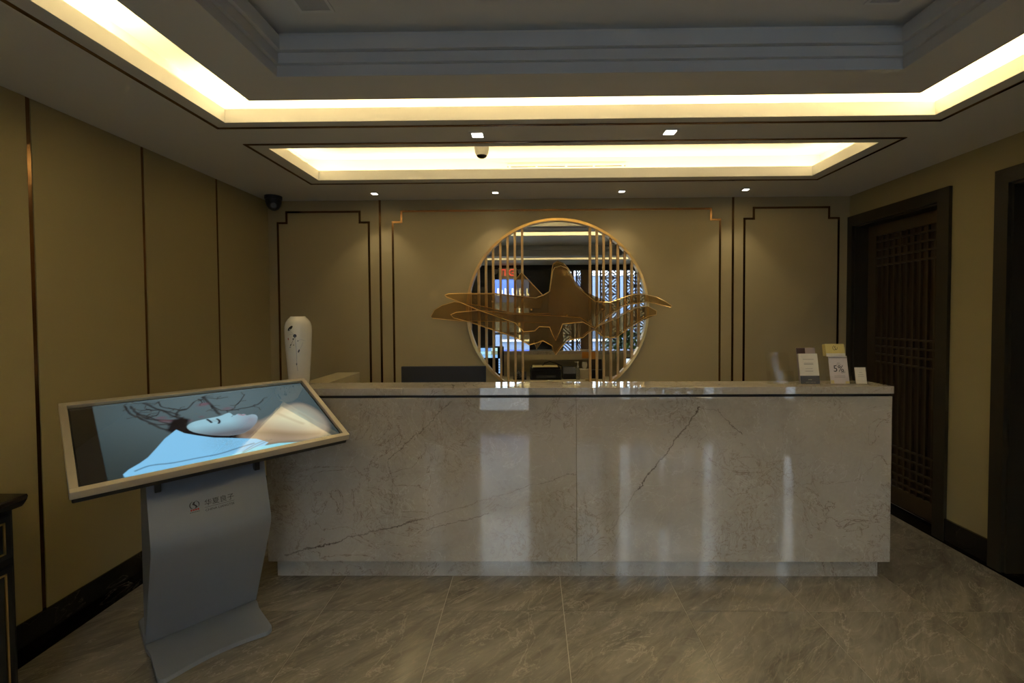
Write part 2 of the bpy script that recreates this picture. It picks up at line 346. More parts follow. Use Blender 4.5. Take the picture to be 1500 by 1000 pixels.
def ceil_trim(x0, x1, y0, y1):
    w = 0.016; bm = bmesh.new(); frame_boxes(bm, (x0-w/2, x1+w/2, y0-w/2, y1+w/2), (x0+w/2, x1-w/2, y0+w/2, y1-w/2), ZC-0.004, ZC+0.0005); return obj('bronze_trim', bm, BRONZE, ceil, kind='structure')
ceil_trim(-1.653, 2.128, -0.42, 2.378); ceil_trim(-1.655, 2.132, 2.606, 3.389)
# ------------------------------------------------------------------ walls
wl = S(boxo('wall_left', XL-0.12, XL, YF, YB, 0, 2.75, DARKGAP))
ys = [YF, -0.97, -0.37, 0.23, 0.83, 1.43, 2.029, 2.626, 3.246, YB]
for a, b in zip(ys, ys[1:]):
    boxo('panel', XL, XL+0.010, a+0.010, b-(0.010 if b < YB else 0.0), 0.145, ZC, LEFTP, wl, 0.002, kind='structure')
    if b < YB: boxo('metal_strip', XL, XL+0.007, b-0.008, b+0.008, 0.145, ZC, BRONZE, wl, kind='structure')
S(boxo('baseboard_left', XL, XL+0.018, YF, YB, 0.0, 0.145, BLACKM))
wb = S(boxo('wall_back', XL, XR, YB, YB+0.12, 0, 2.75, BACKP))
def strip(pts, w=0.017): 
    bm = bmesh.new(); ribbon(bm, pts, w, YB-0.006, YB+0.001); return obj('metal_strip', bm, BRONZE, wb, kind='structure')
def field(x0, x1, xa, xb, zt, zn):
    pts = [(x0, 0.2), (x0, zn), (xa, zn), (xa, zt), (xb, zt), (xb, zn), (x1, zn), (x1, 0.2)]
    bm = bmesh.new(); g = 0.0085
    prism(bm, [(x0+g, 0.2), (x0+g, zn-g), (xa+g, zn-g), (xa+g, zt-g), (xb-g, zt-g), (xb-g, zn-g), (x1-g, zn-g), (x1-g, 0.2)], YB-0.004, YB+0.001)
    obj('panel', bm, BACKP, wb, kind='structure'); strip(pts)
field(-2.190, -1.400, -2.113, -1.478, 2.403, 2.310)
field(-1.193, 1.617, -1.117, 1.538, 2.403, 2.310)
field(1.824, 2.622, 1.903, 2.540, 2.407, 2.315)
strip([(-1.303, 0.15), (-1.303, ZC)]); strip([(1.727, 0.15), (1.727, ZC)])
S(boxo('baseboard_back', XL+0.02, XR, YB-0.018, YB, 0.0, 0.145, BLACKM))
D1 = (3.03, 3.82); D2 = (1.74, 2.585); ZD = 2.235
bm = bmesh.new()
for (a, b) in ((0.3, D2[0]), (D2[1], D1[0]), (D1[1], YB+0.12)): box(bm, XR, XR+0.16, a, b, 0, 2.75)
for (a, b) in (D1, D2): box(bm, XR, XR+0.16, a, b, ZD, 2.75)
bmesh.ops.remove_doubles(bm, verts=bm.verts, dist=1e-5)
wr = S(obj('wall_right', bm, RIGHTW))
S(boxo('baseboard_right', XR-0.016, XR, D2[1]+0.075, D1[0]-0.085, 0.0, 0.15, BLACKM)); S(boxo('baseboard_right', XR-0.016, XR, 0.3, D2[0]-0.08, 0.0, 0.15, BLACKM))
def lattice_door(nm, y0, y1):
    d = struct(nm, (XR, (y0+y1)/2, 0))
    yo = y1+0.075 if y1 < 3.5 else YB-0.002
    bm = bmesh.new(); prism(bm, [(y0-0.085, 0), (y0-0.085, ZD+0.085), (yo, ZD+0.085), (yo, 0), (y1, 0), (y1, ZD), (y0, ZD), (y0, 0)], XR-0.022, XR+0.0, plane='yz')
    obj('door_frame', bm, FRAMEW, d, kind='structure')
    bm = bmesh.new(); prism(bm, [(y0, 0), (y0, ZD), (y1, ZD), (y1, 0), (y1-0.012, 0), (y1-0.012, ZD-0.012), (y0+0.012, ZD-0.012), (y0+0.012, 0)], XR, XR+0.16, plane='yz')
    obj('door_jamb', bm, FRAMEW, d, kind='structure')
    X = XR+0.105; a, b = y0+0.014, y1-0.014
    leaf = boxo('door_leaf', X+0.022, X+0.053, a-0.013, b+0.013, 0.0, ZD, DOORW, d, kind='structure')
    bm = bmesh.new()
    st = 0.085
    for q in ((a, a+st, 0.02, ZD-0.014), (b-st, b, 0.02, ZD-0.014), (a+st, b-st, 2.13, ZD-0.014), (a+st, b-st, 0.02, 0.15)): box(bm, X, X+0.0215, q[0], q[1], q[2], q[3], 0.003)
    obj('door_rail', bm, LATW, leaf, kind='structure')
    la, lb = a+st, b-st; w = 0.014
    n = 9
    for k in range(1, n+1):
        y = la+(lb-la)*k/(n+1); boxo('lattice_bar', X+0.004, X+0.0215, y-w/2, y+w/2, 0.15, 2.13, LATW, leaf, kind='structure')
    for z in (2.085, 2.02, 1.955, 1.89, 1.30, 1.235, 1.17, 1.105, 0.46, 0.39, 0.32, 0.25, 0.19):
        boxo('lattice_bar', X+0.001, X+0.019, la, lb, z-w/2, z+w/2, LATW, leaf, kind='structure')
    return d
lattice_door('door_1', *D1); lattice_door('door_2', *D2)
# alcove to the right of the entrance
S(boxo('wall_alcove', XR+0.161, 4.85, 0.3, 0.42, 0, 2.75, RIGHTW)); S(boxo('wall_side', 4.85, 4.97, YF, 0.42, 0, 2.75, RIGHTW))
# front wall: solid parts, glazed bays with wooden screens, glass door
bm = bmesh.new()
for (a, b) in ((XL, -1.56), (4.45, 4.85)): box(bm, a, b, YF-0.10, YF, 0, 2.75)
box(bm, -1.56, 4.45, YF-0.10, YF, 2.44, 2.75)
S(obj('wall_front', bm, RIGHTW))
bm = bmesh.new()
for (a, b) in ((-1.24, -0.775), (0.0, 0.405)): box(bm, a, b, YF-0.10, YF+0.02, 0, 2.44)
box(bm, -0.775, 0.0, YF-0.10, YF+0.02, 2.27, 2.44)
S(obj('trim_black', bm, BLACKP))
S(boxo('trim_cornice', XL+0.02, 4.85, YF, YF+0.05, 2.40, 2.499, FRAMEW))
def lattice_screen(x0, x1, parent, cell=0.16, z0=0.30, z1=2.40):
    nx = max(1, round((x1-x0)/cell)); nz = round((z1-z0)/cell); cx, cz = (x1-x0)/nx, (z1-z0)/nz; bm = bmesh.new(); y0, y1 = YF-0.012, YF+0.012; w = 0.028
    for i in range(nx+1): x = x0+i*cx; box(bm, x-w/2, x+w/2, y0, y1, z0, z1)
    for j in range(nz+1): z = z0+j*cz; box(bm, x0, x1, y0, y1, z-w/2, z+w/2)
    for i in range(nx):
        for j in range(nz):
            ax, az = x0+i*cx, z0+j*cz; fl_ = (i+j) % 2
            for s in (0.0, 0.42, -0.42):
                p = (0, max(0, s)) if s >= 0 else (-s, 0); q_ = (1-max(0, s), 1) if s >= 0 else (1, 1+s)
                P1 = Vector((p[0], p[1])); P2 = Vector((q_[0], q_[1]))
                if fl_: P1.x = 1-P1.x; P2.x = 1-P2.x
                A = Vector((ax+P1.x*cx, az+P1.y*cz)); B = Vector((ax+P2.x*cx, az+P2.y*cz)); d = (B-A).normalized()*w*0.38; n = Vector((-d.y, d.x))
                prism(bm, [A+n, B+n, B-n, A-n], y0+0.003, y1-0.003)
    return obj('lattice_screen', bm, WOODB, parent, kind='stuff')
bays = [(-1.56, -1.24, [(-1.52, -1.28)]), (0.60, 0.83, [(0.62, 0.81)]), (0.83, 1.02, [(0.90, 1.00)]), (1.20, 1.75, [(1.38, 1.73)]), (1.75, 2.28, [(1.90, 2.26)]), (2.36, 2.68, [(2.53, 2.66)]), (3.48, 4.22, [(3.69, 4.20)])]
bm = bmesh.new()
for (a, b) in ((0.405, 0.60), (1.02, 1.20), (2.28, 2.36), (2.68, 3.48), (4.22, 4.45)): box(bm, a, b, YF-0.10, YF+0.01, 0, 2.44)
S(obj('trim_wood', bm, WOODB))
for k, (a, b, ss) in enumerate(bays):
    w_ = struct('window_%d' % (k+1), ((a+b)/2, YF, 0))
    bm = bmesh.new()
    for q in ((a, a+0.02, 0.0, 2.44), (b-0.02, b, 0.0, 2.44), (a+0.02, b-0.02, 0.0, 0.32), (a+0.02, b-0.02, 2.39, 2.44)): box(bm, q[0], q[1], YF-0.09, YF+0.005, q[2], q[3])
    obj('window_frame', bm, WOODB, w_, kind='structure')
    boxo('glass_pane', a+0.02, b-0.02, YF-0.06, YF-0.054, 0.32, 2.39, GLASS, w_, kind='structure')
    for s_ in ss: lattice_screen(s_[0], s_[1], w_)
d3 = struct('door_3', (-0.39, YF, 0))
bm = bmesh.new(); x0, x1 = -0.775, 0.0
for q in ((x0, x0+0.045, 0.0, 2.27), (x1-0.045, x1, 0.0, 2.27), (x0+0.045, x1-0.045, 0.0, 0.17), (x0+0.045, x1-0.045, 2.225, 2.27)): box(bm, q[0], q[1], YF-0.07, YF-0.02, q[2], q[3])
obj('door_frame', bm, BLACKP, d3, kind='structure'); boxo('glass_pane', x0+0.045, x1-0.045, YF-0.05, YF-0.042, 0.17, 2.225, GLASS, d3, kind='structure')
boxo('push_bar', x0+0.045, x1-0.045, YF-0.018, YF+0.01, 1.12, 1.17, mat('brushed bar', (0.5, 0.5, 0.5), 0.3, 1.0), d3, kind='structure')
# ------------------------------------------------------------------ street outside
ASPH = mat('street concrete', (0.15, 0.155, 0.17), 0.8); S(boxo('ground', -14, 14, -13, YF-0.1, -0.16, -0.03, ASPH))
ob = thing('shop_building', 'pale shop building across the street seen through the glass entrance', 'building', (0, -11, -0.03))
boxo('building_wall', -13, 13, -11.3, -11.0, -0.03, 3.1, mat('slate blue render', (0.10, 0.13, 0.20), 0.8), ob)
UPW = mat('white painted siding', (0.78, 0.80, 0.84), 0.7)
boxo('upper_wall', -13, 13, -11.3, -11.06, 3.1, 5.7, mat('grey upper wall', (0.10, 0.11, 0.12), 0.8), ob)
zz_ = 3.15
for k in range(16):
    h_ = (0.07, 0.20, 0.06, 0.12)[k % 4]; boxo('siding_board', -12.8, 12.8, -11.06, -11.0, zz_, zz_+h_, UPW, ob); zz_ += h_+(0.018 if k % 3 else 0.035)
    if zz_ > 5.0: break
for x in (-9.4, -6.2, -3.3, -1.42, -0.12, 1.7, 3.6, 5.4, 7.7): boxo('white_post', x, x+0.11, -11.0, -10.92, 3.12, 5.15, UPW, ob)
SIGNB = mat('blue sign board', (0.012, 0.045, 0.24), 0.5); WHT = mat('white letters', (0.85, 0.87, 0.9), 0.5)
sg = boxo('sign_board', -2.0, 0.9, -11.0, -10.85, 2.05, 3.1, SIGNB, ob)
for k in range(8):
    x = -1.7+k*0.3; bm = bmesh.new(); box(bm, x, x+0.05, -10.85, -10.82, 2.33, 2.62); box(bm, x+0.05, x+0.21, -10.85, -10.82, 2.33, 2.39)
    if k % 2: box(bm, x+0.15, x+0.21, -10.85, -10.82, 2.39, 2.55)
    obj('sign_letter', bm, WHT, sg)
SHOPG = mat('dark shop glazing', (0.05, 0.06, 0.08), 0.1)
for k in range(7):
    x = -9.6+k*2.8; f = boxo('shop_window', x, x+2.1, -11.0, -10.96, 0.5, 1.95, SHOPG, ob)
    for q in range(1, 3): boxo('mullion', x+q*0.7-0.03, x+q*0.7+0.03, -10.96, -10.93, 0.5, 1.95, WHT, f)
    boxo('sill', x-0.05, x+2.15, -11.0, -10.9, 0.42, 0.5, WHT, f)
# ------------------------------------------------------------------ reception counter
rc = thing('reception_counter', 'long reception desk clad in polished cream marble, in front of the round mirror', 'counter', (0.245, 2.6, 0))
def slab(x0, x1): return boxo('marble_slab', x0, x1, 2.487, 2.507, 0.116, 1.043, CM1, rc, 0.0015)
slab(-1.4986, 0.2462); slab(0.2478, 1.9890)
boxo('end_panel', 1.969, 1.989, 2.5075, 3.05, 0.116, 1.043, CM2, rc, 0.001); boxo('end_panel', -1.4986, -1.4786, 2.5075, 3.19, 0.116, 1.043, CM2, rc, 0.001)
boxo('toe_kick', -1.481, 1.9666, 2.547, 2.567, 0.0, 0.116, CM2, rc)
boxo('shadow_gap', -1.49, 1.980, 2.492, 2.507, 1.043, 1.0595, DARKGAP, rc)
for a, b in ((-1.505, -0.722), (-0.721, 1.987)): boxo('counter_top', a, b, 2.474, 2.694, 1.0595, 1.10, CM2, rc, 0.0012)
boxo('inner_panel', -1.46, 1.965, 2.575, 2.595, 0.116, 1.059, mat('inner beige laminate', (0.52, 0.45, 0.29), 0.5), rc)
boxo('inner_fascia', -1.23, 1.965, 2.672, 2.692, 1.0, 1.059, bpy.data.materials['inner beige laminate'], rc)
boxo('work_surface', -1.22, 1.965, 2.596, 3.05, 0.775, 0.80, mat('desk laminate', (0.58, 0.50, 0.32), 0.3), rc, 0.002)
for k in range(6):
    x = -1.1+k*0.52; u = boxo('desk_drawer_unit', x, x+0.47, 2.62, 3.02, 0.02, 0.774, mat('drawer laminate', (0.3, 0.26, 0.18), 0.5) if k == 0 else bpy.data.materials['drawer laminate'], rc)
    for z in (0.1, 0.32, 0.54): boxo('drawer_front', x+0.01, x+0.46, 3.02, 3.035, z, z+0.2, bpy.data.materials['drawer laminate'], u)
boxo('return_wing', -1.395, -1.235, 2.695, 3.195, 0.0, 1.10, mat('cream laminate wing', (0.47, 0.40, 0.25), 0.25), rc, 0.0015)
# ------------------------------------------------------------------ round mirror with bars
MC = (0.222, YB, 1.545); MR = 0.782
rm = thing('round_mirror', 'large round mirror with gold rim and vertical gold bars on the back wall', 'mirror', MC)
bm = bmesh.new(); ring = [(MC[0]+(MR-0.012)*math.cos(t), MC[2]+(MR-0.012)*math.sin(t)) for t in [2*math.pi*i/96 for i in range(96)]]; prism(bm, ring, YB-0.012, YB-0.0005); obj('mirror_glass', bm, MIRROR, rm)
bm = bmesh.new(); R0, R1 = MR-0.022, MR; N = 96; V = []
for i in range(N):
    t = 2*math.pi*i/N; c, s = math.cos(t), math.sin(t); V.append([bm.verts.new((MC[0]+r*c, y, MC[2]+r*s)) for r, y in ((R0, YB), (R0, YB-0.045), (R1, YB-0.045), (R1, YB))])
for i in range(N):
    A, B = V[i], V[(i+1) % N]
    for k in range(4): bm.faces.new((A[k], A[(k+1) % 4], B[(k+1) % 4], B[k]))
obj('gold_rim', bm, GOLD, rm)
for x in (-0.526, -0.452, -0.389, -0.327, -0.264, -0.202, -0.140, -0.077, 0.503, 0.562, 0.620, 0.680, 0.741, 0.801, 0.860, 0.919):
    h = math.sqrt((MR-0.015)**2-(x-MC[0])**2); boxo('gold_bar', x-0.010, x+0.010, YB-0.030, YB-0.013, MC[2]-h, MC[2]+h, GOLDP, rm, 0.002)
# ------------------------------------------------------------------ mountain wall art
art = thing('mountain_wall_art', 'bronze mesh mountain shapes with gold wire outlines across the round mirror', 'wall art', (0.22, YB-0.05, 1.5))
A_ = [(-0.733, 1.676), (-0.701, 1.687), (-0.607, 1.69), (-0.308, 1.689), (-0.073, 1.66), (0.037, 1.648), (0.099, 1.671), (0.154, 1.702), (0.166, 1.78), (0.182, 1.874), (0.197, 1.902), (0.249, 1.917), (0.3, 1.896), (0.342, 1.818), (0.412, 1.716), (0.537, 1.614), (0.662, 1.605), (0.849, 1.671), (0.943, 1.677), (1.052, 1.649), (1.13, 1.61), (1.181, 1.574), (1.174, 1.561), (0.974, 1.611), (0.787, 1.581), (0.662, 1.496), (0.537, 1.386), (0.435, 1.442), (0.263, 1.427), (0.231, 1.341), (0.204, 1.286), (0.176, 1.341), (0.153, 1.401), (0.064, 1.405), (0.027, 1.369), (-0.067, 1.362), (-0.137, 1.437), (-0.451, 1.549), (-0.639, 1.629), (-0.717, 1.661)]
B_ = [(-0.687, 1.511), (-0.64, 1.53), (-0.451, 1.546), (-0.168, 1.516), (0.161, 1.498), (0.412, 1.481), (0.537, 1.396), (0.64, 1.44), (0.74, 1.479), (0.787, 1.51), (0.881, 1.557), (0.982, 1.575), (1.058, 1.532), (1.055, 1.501), (0.982, 1.486), (0.881, 1.424), (0.779, 1.354), (0.717, 1.307), (0.623, 1.308), (0.584, 1.339), (0.537, 1.376), (0.49, 1.355), (0.435, 1.309), (0.302, 1.286), (0.254, 1.231), (0.204, 1.165), (0.182, 1.2), (0.176, 1.239), (0.098, 1.284), (-0.021, 1.248), (-0.068, 1.277), (-0.154, 1.32), (-0.53, 1.447), (-0.664, 1.484)]
C_ = [(-0.861, 1.496), (-0.829, 1.551), (-0.765, 1.59), (-0.655, 1.621), (-0.45, 1.588), (-0.168, 1.524), (0.161, 1.514), (0.145, 1.436), (-0.452, 1.455), (-0.609, 1.456), (-0.845, 1.481)]
T_ = [(-0.152, 1.563), (-0.144, 1.795), (-0.083, 1.868), (-0.018, 1.797), (0.099, 1.671), (0.083, 1.562)]
P_ = [(0.146, 1.561), (0.153, 1.702), (0.179, 1.897), (0.188, 1.939), (0.223, 1.962), (0.273, 1.943), (0.316, 1.896), (0.381, 1.763), (0.498, 1.653), (0.646, 1.558), (0.459, 1.434), (0.177, 1.436)]
L_ = [(0.019, 1.279), (0.042, 1.213), (0.082, 1.271)]
for pts, dy in ((C_, 0.052), (T_, 0.056), (P_, 0.060), (L_, 0.064), (B_, 0.072), (A_, 0.086)):
    bm = bmesh.new(); y = YB-dy; bm.faces.new([bm.verts.new((a, y, b)) for a, b in pts]); bmesh.ops.triangulate(bm, faces=bm.faces)
    sh = obj('mesh_sheet', bm, MESH, art); bm = bmesh.new(); W_ = {id(T_): T_[1:5], id(P_): P_[1:9], id(L_): L_, id(C_): C_}.get(id(pts)); tube(bm, [(a, y, b) for a, b in (W_ or pts)], 0.0034 if dy > 0.07 else 0.0022, 6, W_ is None); obj('edge_wire', bm, GOLD, sh, smooth=True)
bm = bmesh.new()
for x, z in ((-0.33, 1.62), (0.0, 1.55), (0.6, 1.55), (0.86, 1.6), (0.3, 1.5)): box(bm, x-0.006, x+0.006, YB-0.086, YB-0.012, z-0.006, z+0.006)
o = obj('mounting_pin', bm, GOLD, art, kind='stuff')
# ------------------------------------------------------------------ lights in the ceiling
LENS = mat('lit lamp lens', (1, 1, 1), 0.3, emit=(1.0, 0.93, 0.78), es=9.0); OFFL = mat('unlit lens', (0.5, 0.5, 0.48), 0.3)
def downlight(x, y, z, s, lit, label, grp):
    t = thing('ceiling_downlight', label, 'ceiling light', (x, y, z), 0, grp)
    bm = bmesh.new(); frame_boxes(bm, (x-s-0.012, x+s+0.012, y-s-0.012, y+s+0.012), (x-s, x+s, y-s, y+s), z-0.005, z); obj('light_frame', bm, WHITEPL if not lit else PLASTER, t)
    boxo('lamp_lens', x-s, x+s, y-s, y+s, z-0.0035, z-0.0005, LENS if lit else OFFL, t)
    if lit:
        l = bpy.data.lights.new('downlight_lamp', 'SPOT'); l.energy = SPOT_W; l.spot_size = math.radians(95); l.spot_blend = 0.7; l.color = (1, 0.85, 0.62); l.shadow_soft_size = 0.03
        lo = bpy.data.objects.new('downlight_lamp', l); COL.objects.link(lo); lo.parent = t; lo.location = (0, 0, -0.02)
g1, g2, g3 = 'lit square downlights near the back wall', 'lit square downlights between the coves', 'unlit square lights in the raised tray'
downlight(-1.272, 3.66, ZC, 0.022, True, 'lit square downlight at far left, above the left wall panel', g1)
downlight(-0.288, 3.66, ZC, 0.022, True, 'lit square downlight near the back wall, above the mirror left edge', g1)
downlight(0.735, 3.66, ZC, 0.022, True, 'lit square downlight near the back wall, above the mirror right edge', g1)
downlight(1.722, 3.64, ZC, 0.022, True, 'lit square downlight at far right, above the right bronze strip', g1)
downlight(-0.293, 2.50, ZC, 0.030, True, 'lit square downlight between the coves, beside the white dome camera', g2)
downlight(0.763, 2.49, ZC, 0.030, True, 'lit square downlight between the coves, right of the dome camera', g2)
downlight(-0.82, 1.69, 2.68, 0.055, False, 'unlit square light in the raised ceiling tray, left end', g3)
downlight(1.34, 1.69, 2.68, 0.055, False, 'unlit square light in the raised ceiling tray, right end', g3)
# dome cameras
def dome(name, c, r, hgt, body, label):
    t = thing(name, label, 'security camera', c); bm = bmesh.new(); lathe(bm, [(0, 0), (r, 0), (r, -0.022), (r*0.97, -0.03), (0, -0.03)], 32, c); obj('camera_base', bm, body, t, True)
    return t
t = dome('dome_camera', (-0.335, 3.10, 2.70), 0.055, 0.115, WHITEPL, 'white dome camera with black eye hanging in the small lit ceiling cove')
bm = bmesh.new(); lathe(bm, [(0.050, -0.03), (0.050, -0.055), (0.046, -0.085), (0.036, -0.105)], 32, (-0.335, 3.10, 2.70)); obj('dome_shell', bm, WHITEPL, t, True)
bm = bmesh.new(); lathe(bm, [(0.036, -0.103), (0.030, -0.112), (0.018, -0.119), (0, -0.122)], 32, (-0.335, 3.10, 2.70)); obj('dome_lens', bm, BLACKPL, t, True)
GREYC = mat('charcoal camera body', (0.028, 0.028, 0.032), 0.4)
c0 = (-2.135, 3.72, ZC); t = dome('dome_camera', c0, 0.066, 0.12, GREYC, 'charcoal ball camera in the far left ceiling corner')
bm = bmesh.new(); lathe(bm, [(0.060, -0.03), (0.060, -0.05), (0.052, -0.08), (0.036, -0.105), (0.015, -0.118), (0, -0.12)], 32, c0); obj('camera_ball', bm, GREYC, t, True)
mt = Matrix.Translation((c0[0]+0.024, c0[1]-0.044, c0[2]-0.083)) @ Vector((0.5, -0.87, -0.45)).to_track_quat('Z', 'Y').to_matrix().to_4x4()
bm = bmesh.new(); lathe(bm, [(0.026, 0.0), (0.026, 0.018), (0.021, 0.020), (0.019, 0.012), (0, 0.012)], 24, (0, 0, 0), mt); obj('camera_lens', bm, mat('dark lens ring', (0.13, 0.13, 0.14), 0.2), t, True)
# linear air grille on the cove back wall
vy = SCV[3]+CAV; t = thing('air_grille', 'slim white linear air grille at the rear of the lit ceiling cove', 'air vent', (0.27, vy, 2.63))
bm = bmesh.new(); frame_boxes(bm, (-0.19, 0.73, 2.612, 2.652), (-0.180, 0.72, 2.618, 2.646), 0, 0.01)
for v in bm.verts: v.co = Vector((v.co.x, vy-v.co.z, v.co.y))
obj('grille_frame', bm, COVEW, t); boxo('grille_slot', -0.18, 0.72, vy-0.002, vy, 2.618, 2.646, mat('grille shadow', (0.25, 0.22, 0.16), 0.7), t)
for z in (2.6235, 2.6405): boxo('grille_blade', -0.18, 0.72, vy-0.009, vy-0.002, z-0.0042, z+0.0042, COVEW, t)
for x in (-0.16, 0.045, 0.27, 0.48, 0.70): boxo('grille_divider', x-0.008, x+0.008, vy-0.0095, vy-0.002, 2.618, 2.646, COVEW, t)
# ------------------------------------------------------------------ vase on the counter
VC = (-1.362, 2.60, 1.10)
PORC = mat('glazed white porcelain', (0.62, 0.60, 0.54), 0.08, 0, 1.55, var=0.02)
prof = [(0, 0), (0.050, 0), (0.054, 0.004), (0.058, 0.05), (0.063, 0.12), (0.068, 0.20), (0.0715, 0.27), (0.073, 0.32), (0.072, 0.345), (0.066, 0.368), (0.055, 0.385), (0.043, 0.397), (0.041, 0.402), (0.038, 0.402), (0.037, 0.39), (0.03, 0.37)]
vz = thing('ceramic_vase', 'tall white porcelain vase with painted flower sprig on the left counter end', 'vase', VC)
bm = bmesh.new(); lathe(bm, prof, 48, VC); vb = obj('vase_body', bm, PORC, vz, True)
def vr(z):
    for (a, za), (b, zb) in zip(prof[1:], prof[2:]):
        if za <= z <= zb and zb > za: return a+(b-a)*(z-za)/(zb-za)
    return 0.06
INK = mat('dark ink paint', (0.03, 0.03, 0.03), 0.2); INKG = mat('blue grey paint', (0.26, 0.30, 0.36), 0.2); INKR = mat('faded red paint', (0.35, 0.14, 0.10), 0.2)
base_a = math.atan2(-VC[1], -VC[0])
def blot(name, s, z, w, h, rot, m):
    bm = bmesh.new(); n = 14; P = []
    for i in range(n):
        t_ = 2*math.pi*i/n; a, b = w*math.cos(t_), h*math.sin(t_); a, b = a*math.cos(rot)-b*math.sin(rot), a*math.sin(rot)+b*math.cos(rot)
        ss, zz = s+a, z+b; r = vr(zz)+0.0006; ang = base_a+ss/r; P.append((VC[0]+r*math.cos(ang), VC[1]+r*math.sin(ang), VC[2]+zz))
    bm.faces.new([bm.verts.new(p) for p in P]); return obj(name, bm, m, vb)
def vline(pts, wd, m):
    bm = bmesh.new(); P = []
    for s, z in pts: r = vr(z)+0.0004; ang = base_a+s/r; P.append((VC[0]+r*math.cos(ang), VC[1]+r*math.sin(ang), VC[2]+z))
    tube(bm, P, wd, 6); return obj('painted_stem', bm, m, vb)
blot('painted_flower', -0.044, 0.335, 0.020, 0.008, 0.75, INK); blot('painted_flower', -0.018, 0.292, 0.009, 0.010, 0.0, INK)
for s, z, w, h, rt, m in ((-0.027, 0.274, 0.004, 0.004, 0, INK), (-0.042, 0.240, 0.006, 0.003, 0.9, INK), (-0.026, 0.240, 0.003, 0.003, 0, INK), (-0.003, 0.263, 0.003, 0.003, 0, INK), (0.001, 0.205, 0.010, 0.004, 1.2, INK), (-0.011, 0.130, 0.003, 0.007, 0, INK), (-0.057, 0.274, 0.004, 0.007, 0, INKR), (-0.046, 0.228, 0.007, 0.003, 0.3, INKG)):
    blot('painted_petal', s, z, w, h, rt, m)
vline([(-0.048, 0.322), (-0.036, 0.312), (-0.022, 0.302)], 0.0007, INKG); vline([(-0.052, 0.298), (-0.036, 0.302), (-0.022, 0.300)], 0.0007, INKG)
vline([(-0.018, 0.295), (-0.013, 0.24), (-0.010, 0.18), (-0.010, 0.12), (-0.006, 0.09)], 0.0011, INKG); vline([(-0.002, 0.263), (0.014, 0.271), (0.034, 0.262)], 0.0006, INKG); vline([(-0.002, 0.20), (0.012, 0.225), (0.024, 0.255)], 0.0006, INKG); vline([(-0.018, 0.285), (-0.03, 0.262), (-0.04, 0.243)], 0.0008, INK)
# ------------------------------------------------------------------ digital kiosk
KP = 0.8204; KO = (-1.5947, 2.1212, 0)
kt = thing('display_kiosk', 'silver floor kiosk with tilted landscape screen showing a reclining woman', 'kiosk', KO, KP)
def kobj(name, bm, m, parent=kt, **kw): return obj(name, bm, m, parent, world=False, **kw)
# column: side profile (v forward, z up); local y = -v
fr_ = [(0.0, 0.03), (0.10, 0.215), (0.20, 0.40), (0.250, 0.492), (0.262, 0.520), (0.267, 0.545), (0.264, 0.568), (0.250, 0.605), (0.176, 0.799), (0.105, 0.985), (0.088, 1.03)]
w = 0.222
bm = bmesh.new(); n = len(fr_); A = [[bm.verts.new((s*w, -v, zz)) for v, zz in fr_] for s in (-1, 1)]; Bb = [[bm.verts.new((s*w, -v+0.012, zz)) for v, zz in fr_] for s in (-1, 1)]
for i in range(n-1):
    bm.faces.new((A[0][i], A[1][i], A[1][i+1], A[0][i+1])); bm.faces.new((Bb[0][i], Bb[0][i+1], Bb[1][i+1], Bb[1][i]))
    for s in (0, 1): bm.faces.new((A[s][i], A[s][i+1], Bb[s][i+1], Bb[s][i]))
for i in (0, n-1): bm.faces.new((A[0][i], A[1][i], Bb[1][i], Bb[0][i]))
kobj('front_panel', bm, SILVER, smooth=True)
bm = bmesh.new(); pr = [(-v+0.0125, zz) for v, zz in fr_] + [(0.0, 1.05), (0.10, 1.06), (0.10, 0.03)]
prism(bm, pr, -w+0.008, w-0.008, plane='yz'); kobj('column_body', bm, mat('silver side panel', (0.20, 0.218, 0.245), 0.4, 0.25))
# base plate with an arched front edge and rounded corners
bp = []
hw = 0.213; vf, vb_ = 0.300, -0.26
cr = 0.03
for k in range(6): a = math.pi/2*k/5; bp.append((hw-cr+cr*math.sin(a), vf-cr+cr*math.cos(a)))
bp += [(hw, 0.08), (w, 0.02), (w, vb_+0.02), (w-0.02, vb_), (-w+0.02, vb_), (-w, vb_+0.02), (-w, 0.02), (-hw, 0.08)]
for k in range(6): a = math.pi/2*(1-k/5); bp.append((-hw+cr-cr*math.sin(a), vf-cr+cr*math.cos(a)))
for k in range(1, 12): t_ = k/12; bp.append((-hw+cr+(2*hw-2*cr)*t_, vf-0.028*math.sin(math.pi*t_)))
bm = bmesh.new(); prism(bm, [(a, -v) for a, v in bp], 0.006, 0.026, plane='xy')
es = [e for e in bm.edges if all(abs(v_.co.z-0.026) < 1e-5 for v_ in e.verts)]; bmesh.ops.bevel(bm, geom=es, offset=0.005, segments=2, profile=0.5, affect='EDGES')
kobj('base_plate', bm, SILVER, smooth=True)
for a, v in ((-0.18, 0.26), (0.18, 0.26), (-0.18, -0.22), (0.18, -0.22)):
    bm = bmesh.new(); lathe(bm, [(0, 0), (0.016, 0), (0.016, 0.006), (0, 0.006)], 16, (a, -v, 0)); kobj('rubber_foot', bm, BLACKPL)
